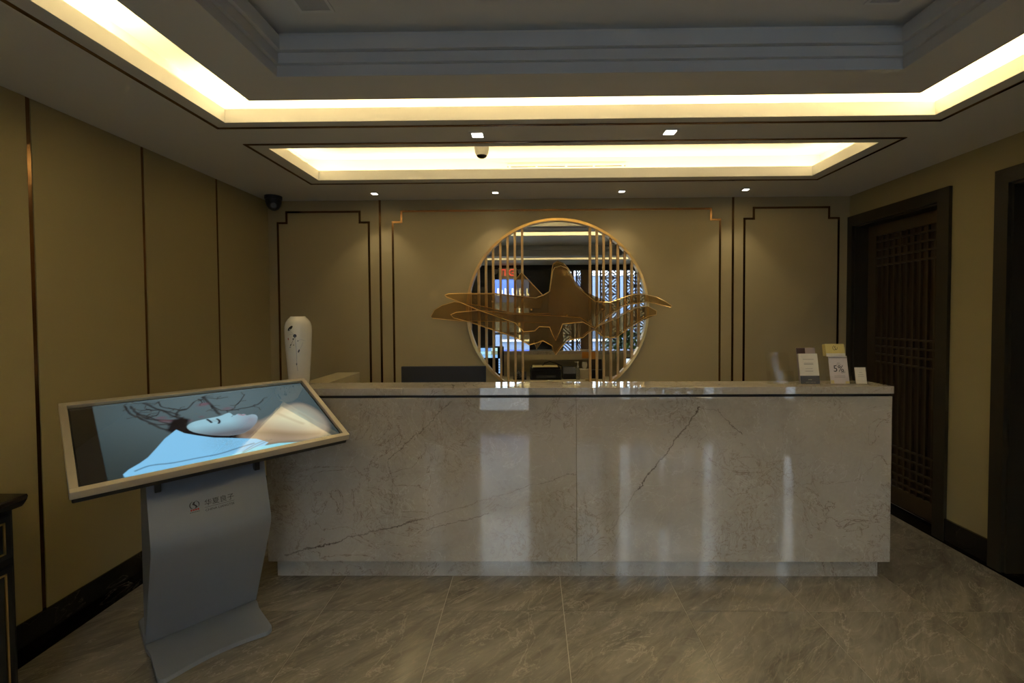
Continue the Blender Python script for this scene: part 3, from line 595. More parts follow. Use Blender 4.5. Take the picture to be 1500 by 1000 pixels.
# screen
SW, SH = 0.95, 0.567; TL = 0.4130
SM = Matrix.Translation((0.0171, -0.2681, 1.0461)) @ Matrix.Rotation(0.0352, 4, 'Z') @ Matrix.Rotation(TL, 4, 'X')
hx, hy, b = SW/2, SH/2, 0.023
for q in ((-hx, hx, -hy, -hy+b), (-hx, hx, hy-b, hy), (-hx, -hx+b, -hy+b, hy-b), (hx-b, hx, -hy+b, hy-b)):
    bm = bmesh.new(); box(bm, q[0], q[1], q[2], q[3], -0.030, 0.0, 0.002, SM); kobj('screen_frame', bm, CHAMP)
bm = bmesh.new(); box(bm, -hx+0.006, hx-0.006, -hy+0.006, hy-0.006, -0.052, -0.0305, 0.004, SM); kobj('screen_back', bm, BLACKPL)
bm = bmesh.new(); box(bm, -hx+b, hx-b, -hy+b, hy-b, -0.030, -0.016, 0, SM); kobj('screen_bezel', bm, BLACKPL)
# ---- picture on the screen, painted on a fine grid
NX, NY = 340, 190
sg_, tg = np.meshgrid((np.arange(NX)+0.5)/NX, (np.arange(NY)+0.5)/NY)
ASP = 0.94/0.53
def inside(poly):
    r = np.zeros(sg_.shape, bool); n = len(poly)
    for i in range(n):
        (x0, y0), (x1, y1) = poly[i], poly[(i+1) % n]
        if y0 == y1: continue
        c_ = ((y0 > tg) != (y1 > tg)) & (sg_ < (x1-x0)*(tg-y0)/(y1-y0)+x0); r ^= c_
    return r
def dist(poly, closed=False):
    d = np.full(sg_.shape, 9.0); n = len(poly)
    for i in range(n if closed else n-1):
        a = np.array(poly[i])*[ASP, 1]; e = np.array(poly[(i+1) % n])*[ASP, 1]-a; px, py = sg_*ASP-a[0], tg-a[1]
        h = np.clip((px*e[0]+py*e[1])/max(1e-9, (e**2).sum()), 0, 1); d = np.minimum(d, np.hypot(px-h*e[0], py-h*e[1]))
    return d
def soft(poly, s): dd = dist(poly, True); return np.clip(0.5+np.where(inside(poly), dd, -dd)/s, 0, 1)
def curve(pts, it=2):
    for _ in range(it):
        q = [pts[0]]
        for a, b_ in zip(pts, pts[1:]): q += [(a[0]*.75+b_[0]*.25, a[1]*.75+b_[1]*.25), (a[0]*.25+b_[0]*.75, a[1]*.25+b_[1]*.75)]
        pts = q+[pts[-1]]
    return pts
def ccurve(pts, it=2):
    for _ in range(it):
        q = []
        for a, b_ in zip(pts, pts[1:]+pts[:1]): q += [(a[0]*.75+b_[0]*.25, a[1]*.75+b_[1]*.25), (a[0]*.25+b_[0]*.75, a[1]*.25+b_[1]*.75)]
        pts = q
    return pts
def C8(r, g, b_): return np.array([((x/255)**2.2) for x in (r, g, b_)])
img = np.zeros((NY, NX, 3))
def over(mask, col): 
    global img
    img = img*(1-mask[..., None])+mask[..., None]*col
glow = np.exp(-(((sg_-0.55)/0.55)**2+((tg-0.15)/0.7)**2))
img[:] = C8(34, 41, 40); img += glow[..., None]*(C8(84, 101, 106)-C8(34, 41, 40))*0.9
rs = np.random.RandomState(3)
BR = C8(38, 34, 34)
def wob(pts, a):
    q = curve(pts, 2); return [q[0]]+[(x+rs.uniform(-a, a), y+rs.uniform(-a, a)*1.8) for x, y in q[1:-1]]+[q[-1]]
main = [([(0.255, 0.042), (0.318, 0.213), (0.352, 0.313), (0.372, 0.37)], 0.013), ([(0.186, 0.062), (0.194, 0.187), (0.229, 0.279), (0.26, 0.38), (0.293, 0.48), (0.335, 0.50)], 0.012), ([(0.494, 0.054), (0.514, 0.221), (0.526, 0.368)], 0.017), ([(0.494, 0.054), (0.55, 0.12), (0.6, 0.10)], 0.007),
        ([(0.749, 0.239), (0.693, 0.327), (0.619, 0.33), (0.566, 0.329)], 0.008), ([(0.682, 0.095), (0.63, 0.237), (0.585, 0.338)], 0.006), ([(0.205, 0.071), (0.218, 0.199), (0.248, 0.289), (0.287, 0.329), (0.36, 0.38)], 0.012),
        ([(0.312, 0.049), (0.314, 0.143), (0.36, 0.187), (0.399, 0.25), (0.443, 0.13)], 0.008), ([(0.353, 0.307), (0.376, 0.217), (0.402, 0.218)], 0.013), ([(0.26, 0.15), (0.32, 0.19), (0.37, 0.30)], 0.011), ([(0.443, 0.13), (0.47, 0.08), (0.50, 0.10)], 0.006),
        ([(0.248, 0.289), (0.29, 0.25), (0.30, 0.2)], 0.006), ([(0.36, 0.38), (0.33, 0.42), (0.29, 0.40), (0.25, 0.36)], 0.011), ([(0.566, 0.329), (0.53, 0.30), (0.51, 0.22)], 0.008), ([(0.22, 0.20), (0.25, 0.24), (0.28, 0.33), (0.32, 0.40)], 0.010)]
twigs = []
for pts, wd in main:
    for _ in range(3):
        x, y = pts[rs.randint(len(pts)-1)]; a = rs.uniform(0, 6.28); L = rs.uniform(0.02, 0.06); twigs.append(([(x, y), (x+L*math.cos(a)*0.5, y+L*math.sin(a)), (x+L*math.cos(a+0.6), y+1.8*L*math.sin(a+0.4))], 0.0045))
for pts, wd in main+twigs: over(np.clip(1.25-dist(wob(pts, 0.003))/wd, 0, 1)*0.8, BR)
for (x, y), s in (((0.476, 0.181), 0.04), ((0.49, 0.17), 0.03), ((0.30, 0.30), 0.03), ((0.33, 0.37), 0.03), ((0.305, 0.349), 0.03), ((0.571, 0.295), 0.035), ((0.40, 0.40), 0.02), ((0.45, 0.37), 0.02)):
    d = np.hypot((sg_-x)*ASP*0.6, tg-y); over(np.clip(1-d/s, 0, 1)*0.55, C8(105, 60, 74))
over(soft([(0.30, 0.50), (0.335, 0.36), (0.375, 0.34), (0.40, 0.38), (0.38, 0.49), (0.40, 0.56), (0.45, 0.64), (0.56, 0.70), (0.60, 0.76), (0.52, 0.80), (0.40, 0.68), (0.32, 0.55)], 0.03), C8(26, 22, 24))
d = np.hypot((sg_-0.345)*ASP, tg-0.42); over(np.clip(1.1-d/0.05, 0, 1), C8(20, 17, 18))
neck = [(0.545, 0.75), (0.60, 0.66), (0.655, 0.57), (0.70, 0.56), (0.76, 0.50), (0.83, 0.40), (0.90, 0.36), (0.95, 0.42), (0.985, 0.60), (0.985, 0.80), (0.95, 0.93), (0.86, 0.99), (0.748, 0.95), (0.65, 0.93), (0.60, 0.86)]
nm_ = soft(ccurve(neck), 0.06); over(nm_, C8(126, 112, 98)); over(nm_*soft(ccurve([(0.70, 0.60), (0.78, 0.46), (0.90, 0.42), (0.95, 0.6), (0.93, 0.85), (0.80, 0.75)]), 0.22)*0.9, C8(146, 158, 146))
over(nm_*np.clip(1-dist(curve([(0.78, 0.50), (0.82, 0.62), (0.86, 0.72)]))/0.03, 0, 1)*0.45, C8(98, 92, 78)); over(nm_*np.clip(1-dist(curve([(0.60, 0.72), (0.68, 0.76), (0.78, 0.86), (0.9, 0.92)]))/0.07, 0, 1)*0.7, C8(96, 78, 64)); over(nm_*np.clip(1-dist(curve([(0.88, 0.55), (0.91, 0.66), (0.90, 0.78)]))/0.03, 0, 1)*0.3, C8(110, 106, 92))
face = [(0.376, 0.49), (0.39, 0.45), (0.414, 0.425), (0.445, 0.415), (0.476, 0.408), (0.505, 0.405), (0.53, 0.398), (0.552, 0.375), (0.566, 0.366), (0.574, 0.375), (0.578, 0.41), (0.586, 0.425), (0.598, 0.408), (0.606, 0.404), (0.613, 0.422), (0.618, 0.428), (0.624, 0.418), (0.632, 0.426), (0.634, 0.452), (0.645, 0.45), (0.662, 0.445), (0.676, 0.46), (0.680, 0.49), (0.674, 0.53), (0.655, 0.60), (0.60, 0.70), (0.54, 0.72), (0.475, 0.68), (0.42, 0.62), (0.385, 0.56)]
fm = soft(ccurve(face, 1), 0.008); over(fm, C8(136, 176, 190))
over(fm*np.clip((tg-0.50)/0.16, 0, 1)*0.8, C8(78, 58, 60)); over(fm*np.clip(1-np.hypot((sg_-0.645)*ASP, tg-0.52)/0.16, 0, 1)*0.6, C8(120, 96, 104)); over(fm*np.clip((0.41-sg_)/0.05, 0, 1)*0.5, C8(110, 128, 132))
over(fm*np.clip(1.3-dist(curve([(0.468, 0.425), (0.474, 0.45), (0.478, 0.475)]))/0.012, 0, 1), C8(42, 38, 40)); over(fm*np.clip(1.3-dist(curve([(0.505, 0.505), (0.512, 0.485), (0.512, 0.455), (0.507, 0.44)]))/0.011, 0, 1), C8(40, 34, 38))
over(fm*np.clip(1-dist([(0.488, 0.45), (0.50, 0.47)])/0.02, 0, 1)*0.45, C8(120, 130, 130)); over(fm*np.clip(1-dist([(0.605, 0.415), (0.62, 0.44), (0.63, 0.432)])/0.014, 0, 1)*0.85, C8(150, 92, 100)); over(fm*np.clip(1-dist([(0.578, 0.42), (0.571, 0.435)])/0.008, 0, 1)*0.6, C8(60, 50, 56))
towel = [(0.336, 0.502), (0.285, 0.60), (0.242, 0.717), (0.21, 0.80), (0.18, 0.85), (0.142, 0.898), (0.122, 0.94), (0.126, 1.02), (0.55, 1.02), (0.62, 0.96), (0.66, 0.90), (0.62, 0.82), (0.579, 0.789), (0.523, 0.745), (0.46, 0.70), (0.403, 0.631), (0.36, 0.57)]
over(soft(towel, 0.008), C8(118, 178, 216)); tm_ = soft(towel, 0.008)
tex = rs.rand(NY, NX)*0.5; over(tm_*np.clip(1-np.hypot((sg_-0.50)*ASP, tg-0.80)/0.2, 0, 1)*tex, C8(84, 118, 136))
over(soft([(0.13, 1.02), (0.30, 0.985), (0.50, 0.965), (0.60, 0.93), (0.70, 0.94), (0.80, 0.985), (1.0, 0.99), (1.0, 1.05)], 0.01), C8(126, 196, 214))
over(np.clip(1.2-dist(curve([(0.16, 0.93), (0.20, 0.90), (0.234, 0.905), (0.28, 0.925), (0.369, 0.922), (0.45, 0.93), (0.52, 0.90), (0.60, 0.875)]))/0.009, 0, 1)*0.75, C8(52, 82, 108))
over(np.clip(1-dist(curve([(0.54, 0.96), (0.60, 0.89), (0.66, 0.86)]))/0.010, 0, 1)*0.6, C8(90, 90, 84)); over(np.clip(1-dist(curve([(0.52, 0.99), (0.60, 0.92), (0.68, 0.87)]))/0.009, 0, 1)*0.6, C8(80, 84, 80))
over(np.clip((0.077-sg_)/0.004, 0, 1), C8(24, 20, 15))
ix = hx-b-0.006; iy = hy-b-0.006; vs = [(-ix+2*ix*i/NX, iy-2*iy*j/NY, -0.0145) for j in range(NY+1) for i in range(NX+1)]
fs = [(j*(NX+1)+i, (j+1)*(NX+1)+i, (j+1)*(NX+1)+i+1, j*(NX+1)+i+1) for j in range(NY) for i in range(NX)]
me = bpy.data.meshes.new('screen_picture'); me.from_pydata(vs, [], fs); me.transform(SM)
ca = me.color_attributes.new('picture', 'FLOAT_COLOR', 'CORNER'); buf = np.ones((NY*NX, 4, 4), np.float32); buf[:, :, :3] = np.clip(img, 0, 1).reshape(-1, 1, 3); ca.data.foreach_set('color', buf.ravel())
sm = blank('lit screen picture', 0.03, 1.5); k = NT(sm); at = k.n('ShaderNodeAttribute'); at.attribute_name = 'picture'; k.l(at.outputs['Color'], k.b.inputs['Emission Color']); k.b.inputs['Emission Strength'].default_value = 0.9; k.b.inputs['Base Color'].default_value = (0.01, 0.01, 0.01, 1); _in(k.b, 'Specular IOR Level', 0.9)
me.materials.append(sm); o = bpy.data.objects.new('screen_picture', me); COL.objects.link(o); o.parent = kt
# brackets under the screen and lettering on the panel
for a in (-0.187, 0.183):
    bm = bmesh.new(); box(bm, a-0.011, a+0.011, -0.212, -0.175, 0.768, 0.99, 0.002); kobj('screen_bracket', bm, BLACKPL)
slope = math.atan2(0.118-0.178, 0.925-0.79)
def on_panel(u, z):                     # point on the upper front face
    v = 0.178+(0.118-0.178)*(z-0.79)/(0.925-0.79); return Matrix.Translation((u, -v-0.0008, z)) @ Matrix.Rotation(math.pi/2-(-slope), 4, 'X')
def on_low(u, z):
    v = 0.250-0.3814*(z-0.605); return Matrix.Translation((u, -v-0.0008, z)) @ Matrix.Rotation(math.pi/2-math.atan(0.3814), 4, 'X')
PR = mat('dark grey print', (0.02, 0.02, 0.022), 0.5); RD = mat('red print', (0.35, 0.02, 0.02), 0.5)
def ktext(body, size, u, z, m, xs=1.0):
    t_ = text('lettering', body, size, m, None, on_low(u, z), 0.0002, 'CENTER', xs); t_.parent = kt; return t_
ktext('华夏良子', 0.0285, 0.026, 0.6765, PR); ktext('CHINA LIANGTSE', 0.0140, 0.026, 0.6485, PR, 1.0)
bm = bmesh.new(); box(bm, -0.056, 0.056, -0.0006, 0.0006, 0, 0.0004, 0, on_low(0.026, 0.6605)); kobj('printed_line', bm, PR)
def karc(name, cx, cz, r, a0, a1, wd, m):
    bm = bmesh.new(); n = 14; P = []
    for i in range(n+1):
        a = a0+(a1-a0)*i/n; ww = wd*(0.35+0.65*math.sin(math.pi*i/n)); P.append(((r-ww/2)*math.cos(a), (r-ww/2)*math.sin(a), (r+ww/2)*math.cos(a), (r+ww/2)*math.sin(a)))
    mm = on_low(cx, cz)
    for p, q in zip(P, P[1:]): bm.faces.new([bm.verts.new(mm @ Vector(c)) for c in ((p[0], p[1], 0), (q[0], q[1], 0), (q[2], q[3], 0), (p[2], p[3], 0))])
    kobj(name, bm, m)
karc('emblem_arc', -0.066, 0.681, 0.0165, math.radians(110), math.radians(245), 0.0035, PR); karc('emblem_arc', -0.066, 0.681, 0.0165, math.radians(-40), math.radians(60), 0.003, PR)
bm = bmesh.new(); mm = on_low(-0.066, 0.681); S1 = [(0.008, 0.014), (-0.004, 0.012), (-0.008, 0.003), (0.0, -0.003), (0.004, -0.009), (-0.002, -0.016)]; S2 = [(0.009, 0.0165), (0.003, 0.0125), (0.0, 0.004), (0.008, -0.004), (0.011, -0.011), (-0.002, -0.0165)]
for i in range(5): bm.faces.new([bm.verts.new(mm @ Vector((*c, 0.0001))) for c in (S1[i], S1[i+1], S2[i+1], S2[i])])
kobj('emblem_stroke', bm, PR)
for i in range(4): bm = bmesh.new(); box(bm, -0.0034, 0.0028, -0.004, 0.0035, 0, 0.0004, 0, on_low(-0.078+i*0.0082, 0.6625)); kobj('emblem_character', bm, RD)
for i in range(6): bm = bmesh.new(); box(bm, -0.002, 0.002, -0.0012, 0.0012, 0, 0.0003, 0, on_low(-0.082+i*0.006, 0.6535)); kobj('printed_mark', bm, PR)
# ------------------------------------------------------------------ things on and behind the counter
# CCTV monitor: back towards the camera, lit screen towards the mirror
mt = thing('security_monitor', 'wide black monitor standing behind the counter, its back to the room', 'monitor', (-0.575, 2.92, 0.80))
boxo('monitor_shell', -0.852, -0.300, 2.905, 2.935, 0.855, 1.172, mat('dark grey shell', (0.018, 0.019, 0.022), 0.5), mt, 0.003)
boxo('monitor_panel', -0.842, -0.310, 2.935, 2.937, 0.865, 1.162, mat('dark screen', (0.005, 0.005, 0.006), 0.1), mt)
boxo('monitor_neck', -0.60, -0.55, 2.885, 2.905, 0.81, 1.0, BLACKPL, mt); boxo('monitor_foot', -0.68, -0.47, 2.84, 2.98, 0.80, 0.812, BLACKPL, mt, 0.003)
rs2 = random.Random(5)
for i in range(7):
    for j in range(3):
        x0, z0 = -0.84+i*0.068, 1.155-j*0.036
        c_ = rs2.choice([(0.25, 0.5, 0.9), (0.4, 0.75, 0.95), (0.15, 0.3, 0.75), (0.5, 0.8, 0.8), (0.25, 0.3, 0.2), (0.6, 0.8, 1.0)])
        boxo('camera_tile', x0, x0+0.066, 2.937, 2.938, z0-0.034, z0, mat('lit tile %d%d' % (i, j), (0.02, 0.02, 0.02), 0.3, emit=c_, es=0.9, var=0.4, scale=60), mt)
for j in range(6): boxo('list_entry', -0.355, -0.325, 2.937, 2.938, 1.04-j*0.027-0.022, 1.04-j*0.027, mat('lit entry %d' % j, (0.02, 0.02, 0.02), 0.3, emit=(0.35, 0.6, 1.0), es=0.9), mt)
# white screen at right
mt = thing('tablet_display', 'small black display with white screen behind the counter, seen in the mirror right edge', 'monitor', (1.14, 2.90, 0.80))
boxo('display_shell', 0.985, 1.30, 2.885, 2.905, 0.83, 1.045, BLACKPL, mt, 0.003); boxo('display_screen', 1.0, 1.285, 2.905, 2.907, 0.845, 1.03, mat('white lit screen', (0.02, 0.02, 0.02), 0.2, emit=(0.75, 0.85, 1.0), es=1.0), mt); boxo('display_foot', 1.08, 1.20, 2.85, 2.95, 0.80, 0.832, BLACKPL, mt, 0.002)
# printer
pt = thing('printer', 'black printer with cream paper on its lid on the inner desk, seen in the mirror', 'printer', (0.155, 2.75, 0.80))
boxo('printer_body', -0.02, 0.325, 2.62, 2.88, 0.80, 0.915, BLACKPL, pt, 0.012); boxo('printer_lid', -0.005, 0.31, 2.64, 2.87, 0.915, 0.935, mat('glossy black lid', (0.02, 0.02, 0.022), 0.15), pt, 0.006)
boxo('output_tray', 0.05, 0.26, 2.88, 2.885, 0.82, 0.85, mat('tray grey', (0.05, 0.05, 0.055), 0.4), pt)
tag(boxo('paper_sheet', 0.01, 0.285, 2.66, 2.86, 0.9355, 0.940, CREAMP), 'cream paper stack lying on the printer lid', 'paper')
tag(boxo('paper_slip', 0.17, 0.23, 2.93, 2.97, 0.8005, 0.806, PAPER), 'small white paper slip on the desk before the printer', 'paper')
# receipt machine
rt = thing('receipt_printer', 'low black receipt machine beside the printer, seen in the mirror', 'printer', (0.415, 2.74, 0.80))
bm = bmesh.new(); prism(bm, [(2.65, 0.80), (2.83, 0.80), (2.83, 0.86), (2.78, 0.925), (2.67, 0.925), (2.65, 0.90)], 0.345, 0.485, plane='yz'); obj('machine_body', bm, BLACKPL, rt); boxo('machine_slot', 0.37, 0.46, 2.72, 2.74, 0.9255, 0.929, mat('slot grey', (0.1, 0.1, 0.1), 0.3), rt)
bm = bmesh.new(); tube(bm, [(0.12, 2.78, 0.945), (0.14, 2.76, 0.97), (0.20, 2.74, 0.985), (0.27, 2.72, 0.965), (0.335, 2.70, 0.93)], 0.005, 8); tag(obj('power_cable', bm, BLACKPL, smooth=True), 'black cable looping over the printer lid', 'cable')
# pump bottle
pb = thing('pump_bottle', 'clear pump bottle between receipt machine and tissue box, seen in the mirror', 'bottle', (0.50, 2.87, 0.80))
bm = bmesh.new(); lathe(bm, [(0, 0), (0.020, 0), (0.021, 0.01), (0.021, 0.10), (0.012, 0.125), (0.010, 0.13), (0, 0.13)], 24, (0.50, 2.87, 0.80)); obj('bottle_body', bm, see_through('frosted bottle', (0.9, 0.92, 0.9), 0.35, 0.2, (0.6, 0.6, 0.58)), pb, True)
bm = bmesh.new(); lathe(bm, [(0.012, 0.13), (0.012, 0.15), (0.005, 0.152), (0.005, 0.185), (0.010, 0.187), (0.010, 0.197), (0, 0.198)], 16, (0.50, 2.87, 0.80)); box(bm, 0.47, 0.50, 2.866, 2.874, 0.987, 0.995); obj('pump_head', bm, WHITEPL, pb, True)
# tissue box
tb = thing('tissue_box', 'square beige tissue box with a white tissue pulled up, seen in the mirror', 'tissue box', (0.585, 2.78, 0.80)); boxo('tissue_carton', 0.53, 0.64, 2.725, 2.835, 0.80, 0.905, mat('beige carton', (0.50, 0.45, 0.33), 0.6), tb, 0.003)
bm = bmesh.new(); v = [bm.verts.new((0.585+r_*math.cos(a), 2.78+0.5*r_*math.sin(a), z)) for z, r_ in ((0.906, 0.018), (0.94, 0.03), (0.985, 0.024)) for a in [2*math.pi*i/10+(0.2 if z > 0.95 else 0) for i in range(10)]]
for q in range(2):
    for i in range(10): bm.faces.new((v[q*10+i], v[q*10+(i+1) % 10], v[q*10+10+(i+1) % 10], v[q*10+10+i]))
obj('tissue', bm, PAPER, tb, True)
tag(boxo('pen_tray', 0.57, 0.70, 2.91, 2.97, 0.8005, 0.818, mat('brass tray', (0.55, 0.42, 0.2), 0.4), None, 0.004), 'low cream tray on the desk before the tissue box', 'tray')
# card terminal
ct_ = thing('card_terminal', 'dark upright card terminal right of the tissue box, seen in the mirror', 'terminal', (0.71, 2.78, 0.80))
boxo('terminal_base', 0.655, 0.775, 2.72, 2.84, 0.80, 0.90, BLACKPL, ct_, 0.01); bm = bmesh.new(); box(bm, -0.062, 0.062, -0.012, 0.012, 0, 0.13, 0.004, Matrix.Translation((0.715, 2.76, 0.88)) @ Matrix.Rotation(math.radians(12), 4, 'X')); obj('terminal_head', bm, mat('brown black plastic', (0.03, 0.022, 0.018), 0.3), ct_)
dp = thing('desk_phone', 'black desk phone with coiled cord beside the security monitor, seen in the mirror', 'phone', (-0.13, 2.78, 0.80))
bm = bmesh.new(); prism(bm, [(2.70, 0.80), (2.86, 0.80), (2.86, 0.82), (2.70, 0.87)], -0.20, -0.06, plane='yz'); obj('phone_base', bm, BLACKPL, dp)
bm = bmesh.new(); box(bm, -0.195, -0.15, 2.70, 2.86, 0.872, 0.895, 0.008); obj('phone_handset', bm, BLACKPL, dp)
bm = bmesh.new(); tube(bm, [(-0.17+0.05*t_+0.010*math.cos(9*t_*6), 2.87+0.01*math.sin(9*t_*6), 0.83+0.06*math.sin(math.pi*t_)) for t_ in [i/60 for i in range(61)]], 0.003, 6); obj('phone_cord', bm, mat('grey cord', (0.35, 0.33, 0.3), 0.4), dp, True)
ORN = mat('orange note', (0.62, 0.27, 0.04), 0.7); GRN = mat('green note', (0.18, 0.32, 0.17), 0.7)
for x0, x1, z0, m, lb in ((0.565, 0.655, 1.015, ORN, 'orange paper note hanging under the counter ledge, widest of the two orange ones'), (0.67, 0.72, 0.99, ORN, 'narrow orange paper note hanging under the ledge, above the card terminal'), (0.79, 0.83, 1.0, GRN, 'pale green paper note hanging under the ledge, left of its green twin'), (0.94, 0.98, 1.005, GRN, 'pale green paper note under the ledge, nearest the white display')):
    tag(boxo('paper_note', x0, x1, 2.6945, 2.696, z0, 1.088, m), lb, 'note', 'paper notes under the counter ledge')
# ------------------------------------------------------------------ leaflets on the counter, right end
def tilt(x, y, z, a, rz=0.0): return Matrix.Translation((x, y, z)) @ Matrix.Rotation(rz, 4, 'Z') @ Matrix.Rotation(a, 4, 'X')
def holder(x, w_, h, dep, label, back=None, rz=0.0, y=2.545):
    t = thing('leaflet_holder', label, 'leaflet holder', (x, y, 1.10), 0, 'clear acrylic leaflet holders on the counter')
    L = 0.0022; M1 = tilt(x, y, 1.1005, math.radians(-10), rz)
    bm = bmesh.new(); box(bm, -w_/2, w_/2, dep, dep+L, 0.004, back or h, 0, M1); obj('back_plate', bm, ACRYL, t)
    bm = bmesh.new(); box(bm, -w_/2, w_/2, 0, L, 0.004, h*0.42, 0, M1); obj('front_lip', bm, ACRYL, t)
    for s in (-1, 1):
        bm = bmesh.new(); box(bm, s*w_/2-(L if s > 0 else 0), s*w_/2+(L if s < 0 else 0), L, dep, 0.004, h*0.42, 0, M1); obj('side_plate', bm, ACRYL, t)
    bm = bmesh.new(); box(bm, -w_/2, w_/2, -0.002, dep+0.05, 0, L, 0, Matrix.Translation((x, y, 1.1003)) @ Matrix.Rotation(rz, 4, 'Z')); obj('foot_plate', bm, ACRYL, t)
    return M1
holder(1.420, 0.135, 0.185, 0.035, 'empty clear acrylic leaflet holder, leftmost on the counter'); Ma = holder(1.580, 0.128, 0.12, 0.030, 'clear holder with tall grey and white leaflet', 0.19)
Mb = holder(1.748, 0.128, 0.11, 0.030, 'clear holder with floral leaflet and yellow cards box', 0.15); Mc = holder(1.868, 0.085, 0.06, 0.022, 'small clear card holder with white card, rightmost', 0.075)
DK = mat('slate grey print', (0.085, 0.09, 0.105), 0.5); TX = mat('grey text print', (0.30, 0.28, 0.25), 0.6); BRN = mat('brown photo print', (0.06, 0.03, 0.025), 0.4); PINK = mat('pale mauve photo print', (0.36, 0.29, 0.27), 0.4)
def leaf(name, Mx, w_, h, parts, m, label, y=0.006, z=0.004):
    t = thing(name, label, 'leaflet', (Mx.translation.x, Mx.translation.y, 1.10)); bm = bmesh.new(); box(bm, -w_/2, w_/2, y, y+0.004, z, z+h, 0, Mx); obj('leaflet_card', bm, m, t)
    for (nm, x0, x1, z0, z1, mm) in parts: bm = bmesh.new(); box(bm, x0, x1, y-0.0006, y, z+z0, z+z1, 0, Mx); obj(nm, bm, mm, t)
    return t
leaf('leaflet', Ma, 0.106, 0.205, [('printed_picture', -0.053, -0.004, 0.171, 0.204, BRN), ('printed_picture', -0.004, 0.053, 0.171, 0.204, PINK)], PINK, 'leaflet with brown photo strip standing at the back of the tall grey leaflet', 0.022, 0.006)
leaf('leaflet', Ma, 0.108, 0.172, [('printed_band', -0.054, 0.054, 0.0, 0.046, DK), ('printed_text', -0.03, 0.03, 0.138, 0.1405, TX), ('printed_text', -0.026, 0.026, 0.115, 0.118, TX), ('printed_text', -0.026, 0.026, 0.109, 0.112, TX), ('printed_text', -0.02, 0.02, 0.085, 0.087, TX), ('printed_text', -0.022, 0.022, 0.071, 0.074, TX), ('printed_text', -0.010, 0.010, 0.022, 0.026, PAPER), ('printed_text', -0.025, 0.03, 0.008, 0.010, PAPER)], PAPER, 'tall cream leaflet with slate grey lower band')
fm_ = leaf('leaflet', Mb, 0.104, 0.158, [('printed_border', -0.052, -0.034, 0.001, 0.02, CREAMP), ('printed_border', 0.03, 0.052, 0.001, 0.014, CREAMP), ('printed_border', -0.05, 0.05, 0.146, 0.150, TX), ('printed_text', -0.03, 0.03, 0.044, 0.046, TX), ('printed_text', -0.03, 0.03, 0.036, 0.038, TX), ('printed_text', -0.008, 0.008, 0.115, 0.118, TX), ('printed_text', -0.014, 0.014, 0.108, 0.110, TX)], mat('pale lilac paper', (0.62, 0.56, 0.56), 0.6), 'pale floral leaflet printed with a large 5% off')
text('lettering', '5%', 0.052, PR, fm_, Mb @ Matrix.Translation((-0.002, 0.0052, 0.088)) @ Matrix.Rotation(math.pi/2, 4, 'X'), 0.0002); text('lettering', 'OFF', 0.014, PR, fm_, Mb @ Matrix.Translation((0.022, 0.0052, 0.068)) @ Matrix.Rotation(math.pi/2, 4, 'X'), 0.0002)
# yellow card box hooked on the front
yb = thing('card_box', 'small yellow card box with black emblem on top of the floral leaflet holder', 'box', (1.734, 2.56, 1.25))
My = tilt(1.734, 2.585, 1.258, math.radians(-10)); bm = bmesh.new(); box(bm, -0.055, 0.055, -0.012, 0.016, 0, 0.068, 0.002, My); obj('box_body', bm, mat('pale yellow card', (0.62, 0.50, 0.17), 0.55), yb); bm = bmesh.new(); box(bm, -0.053, 0.053, -0.0135, -0.012, -0.004, 0.014, 0, My); obj('box_label', bm, PAPER, yb)
for a0, a1, r_ in ((100, 260, 0.013), (-60, 20, 0.013)):
    bm = bmesh.new(); n = 10
    for i in range(n):
        a, c_ = math.radians(a0+(a1-a0)*i/n), math.radians(a0+(a1-a0)*(i+1)/n)
        bm.faces.new([bm.verts.new(My @ Vector((rr*math.cos(q), -0.0125, 0.045+rr*math.sin(q)))) for rr, q in ((r_-0.001, a), (r_-0.001, c_), (r_+0.001, c_), (r_+0.001, a))])
    obj('emblem_arc', bm, PR, yb)
bm = bmesh.new()
for q in ([(0.006, 0.012), (-0.004, 0.006), (0.0, 0.004), (0.007, 0.013)], [(-0.004, 0.006), (0.003, -0.006), (0.007, -0.008), (0.0, 0.004)], [(0.003, -0.006), (-0.003, -0.010), (0.0, -0.0115), (0.007, -0.008)]): bm.faces.new([bm.verts.new(My @ Vector((a, -0.0126, 0.045+c_))) for a, c_ in q])
obj('emblem_stroke', bm, PR, yb)
leaf('business_card', Mc, 0.060, 0.092, [('printed_text', -0.016, 0.016, 0.050, 0.0515, TX), ('printed_text', -0.016, 0.016, 0.040, 0.0415, TX), ('printed_text', -0.008, 0.008, 0.062, 0.0635, TX)], mat('off white card', (0.70, 0.67, 0.57), 0.5), 'small upright white card at the right counter end')
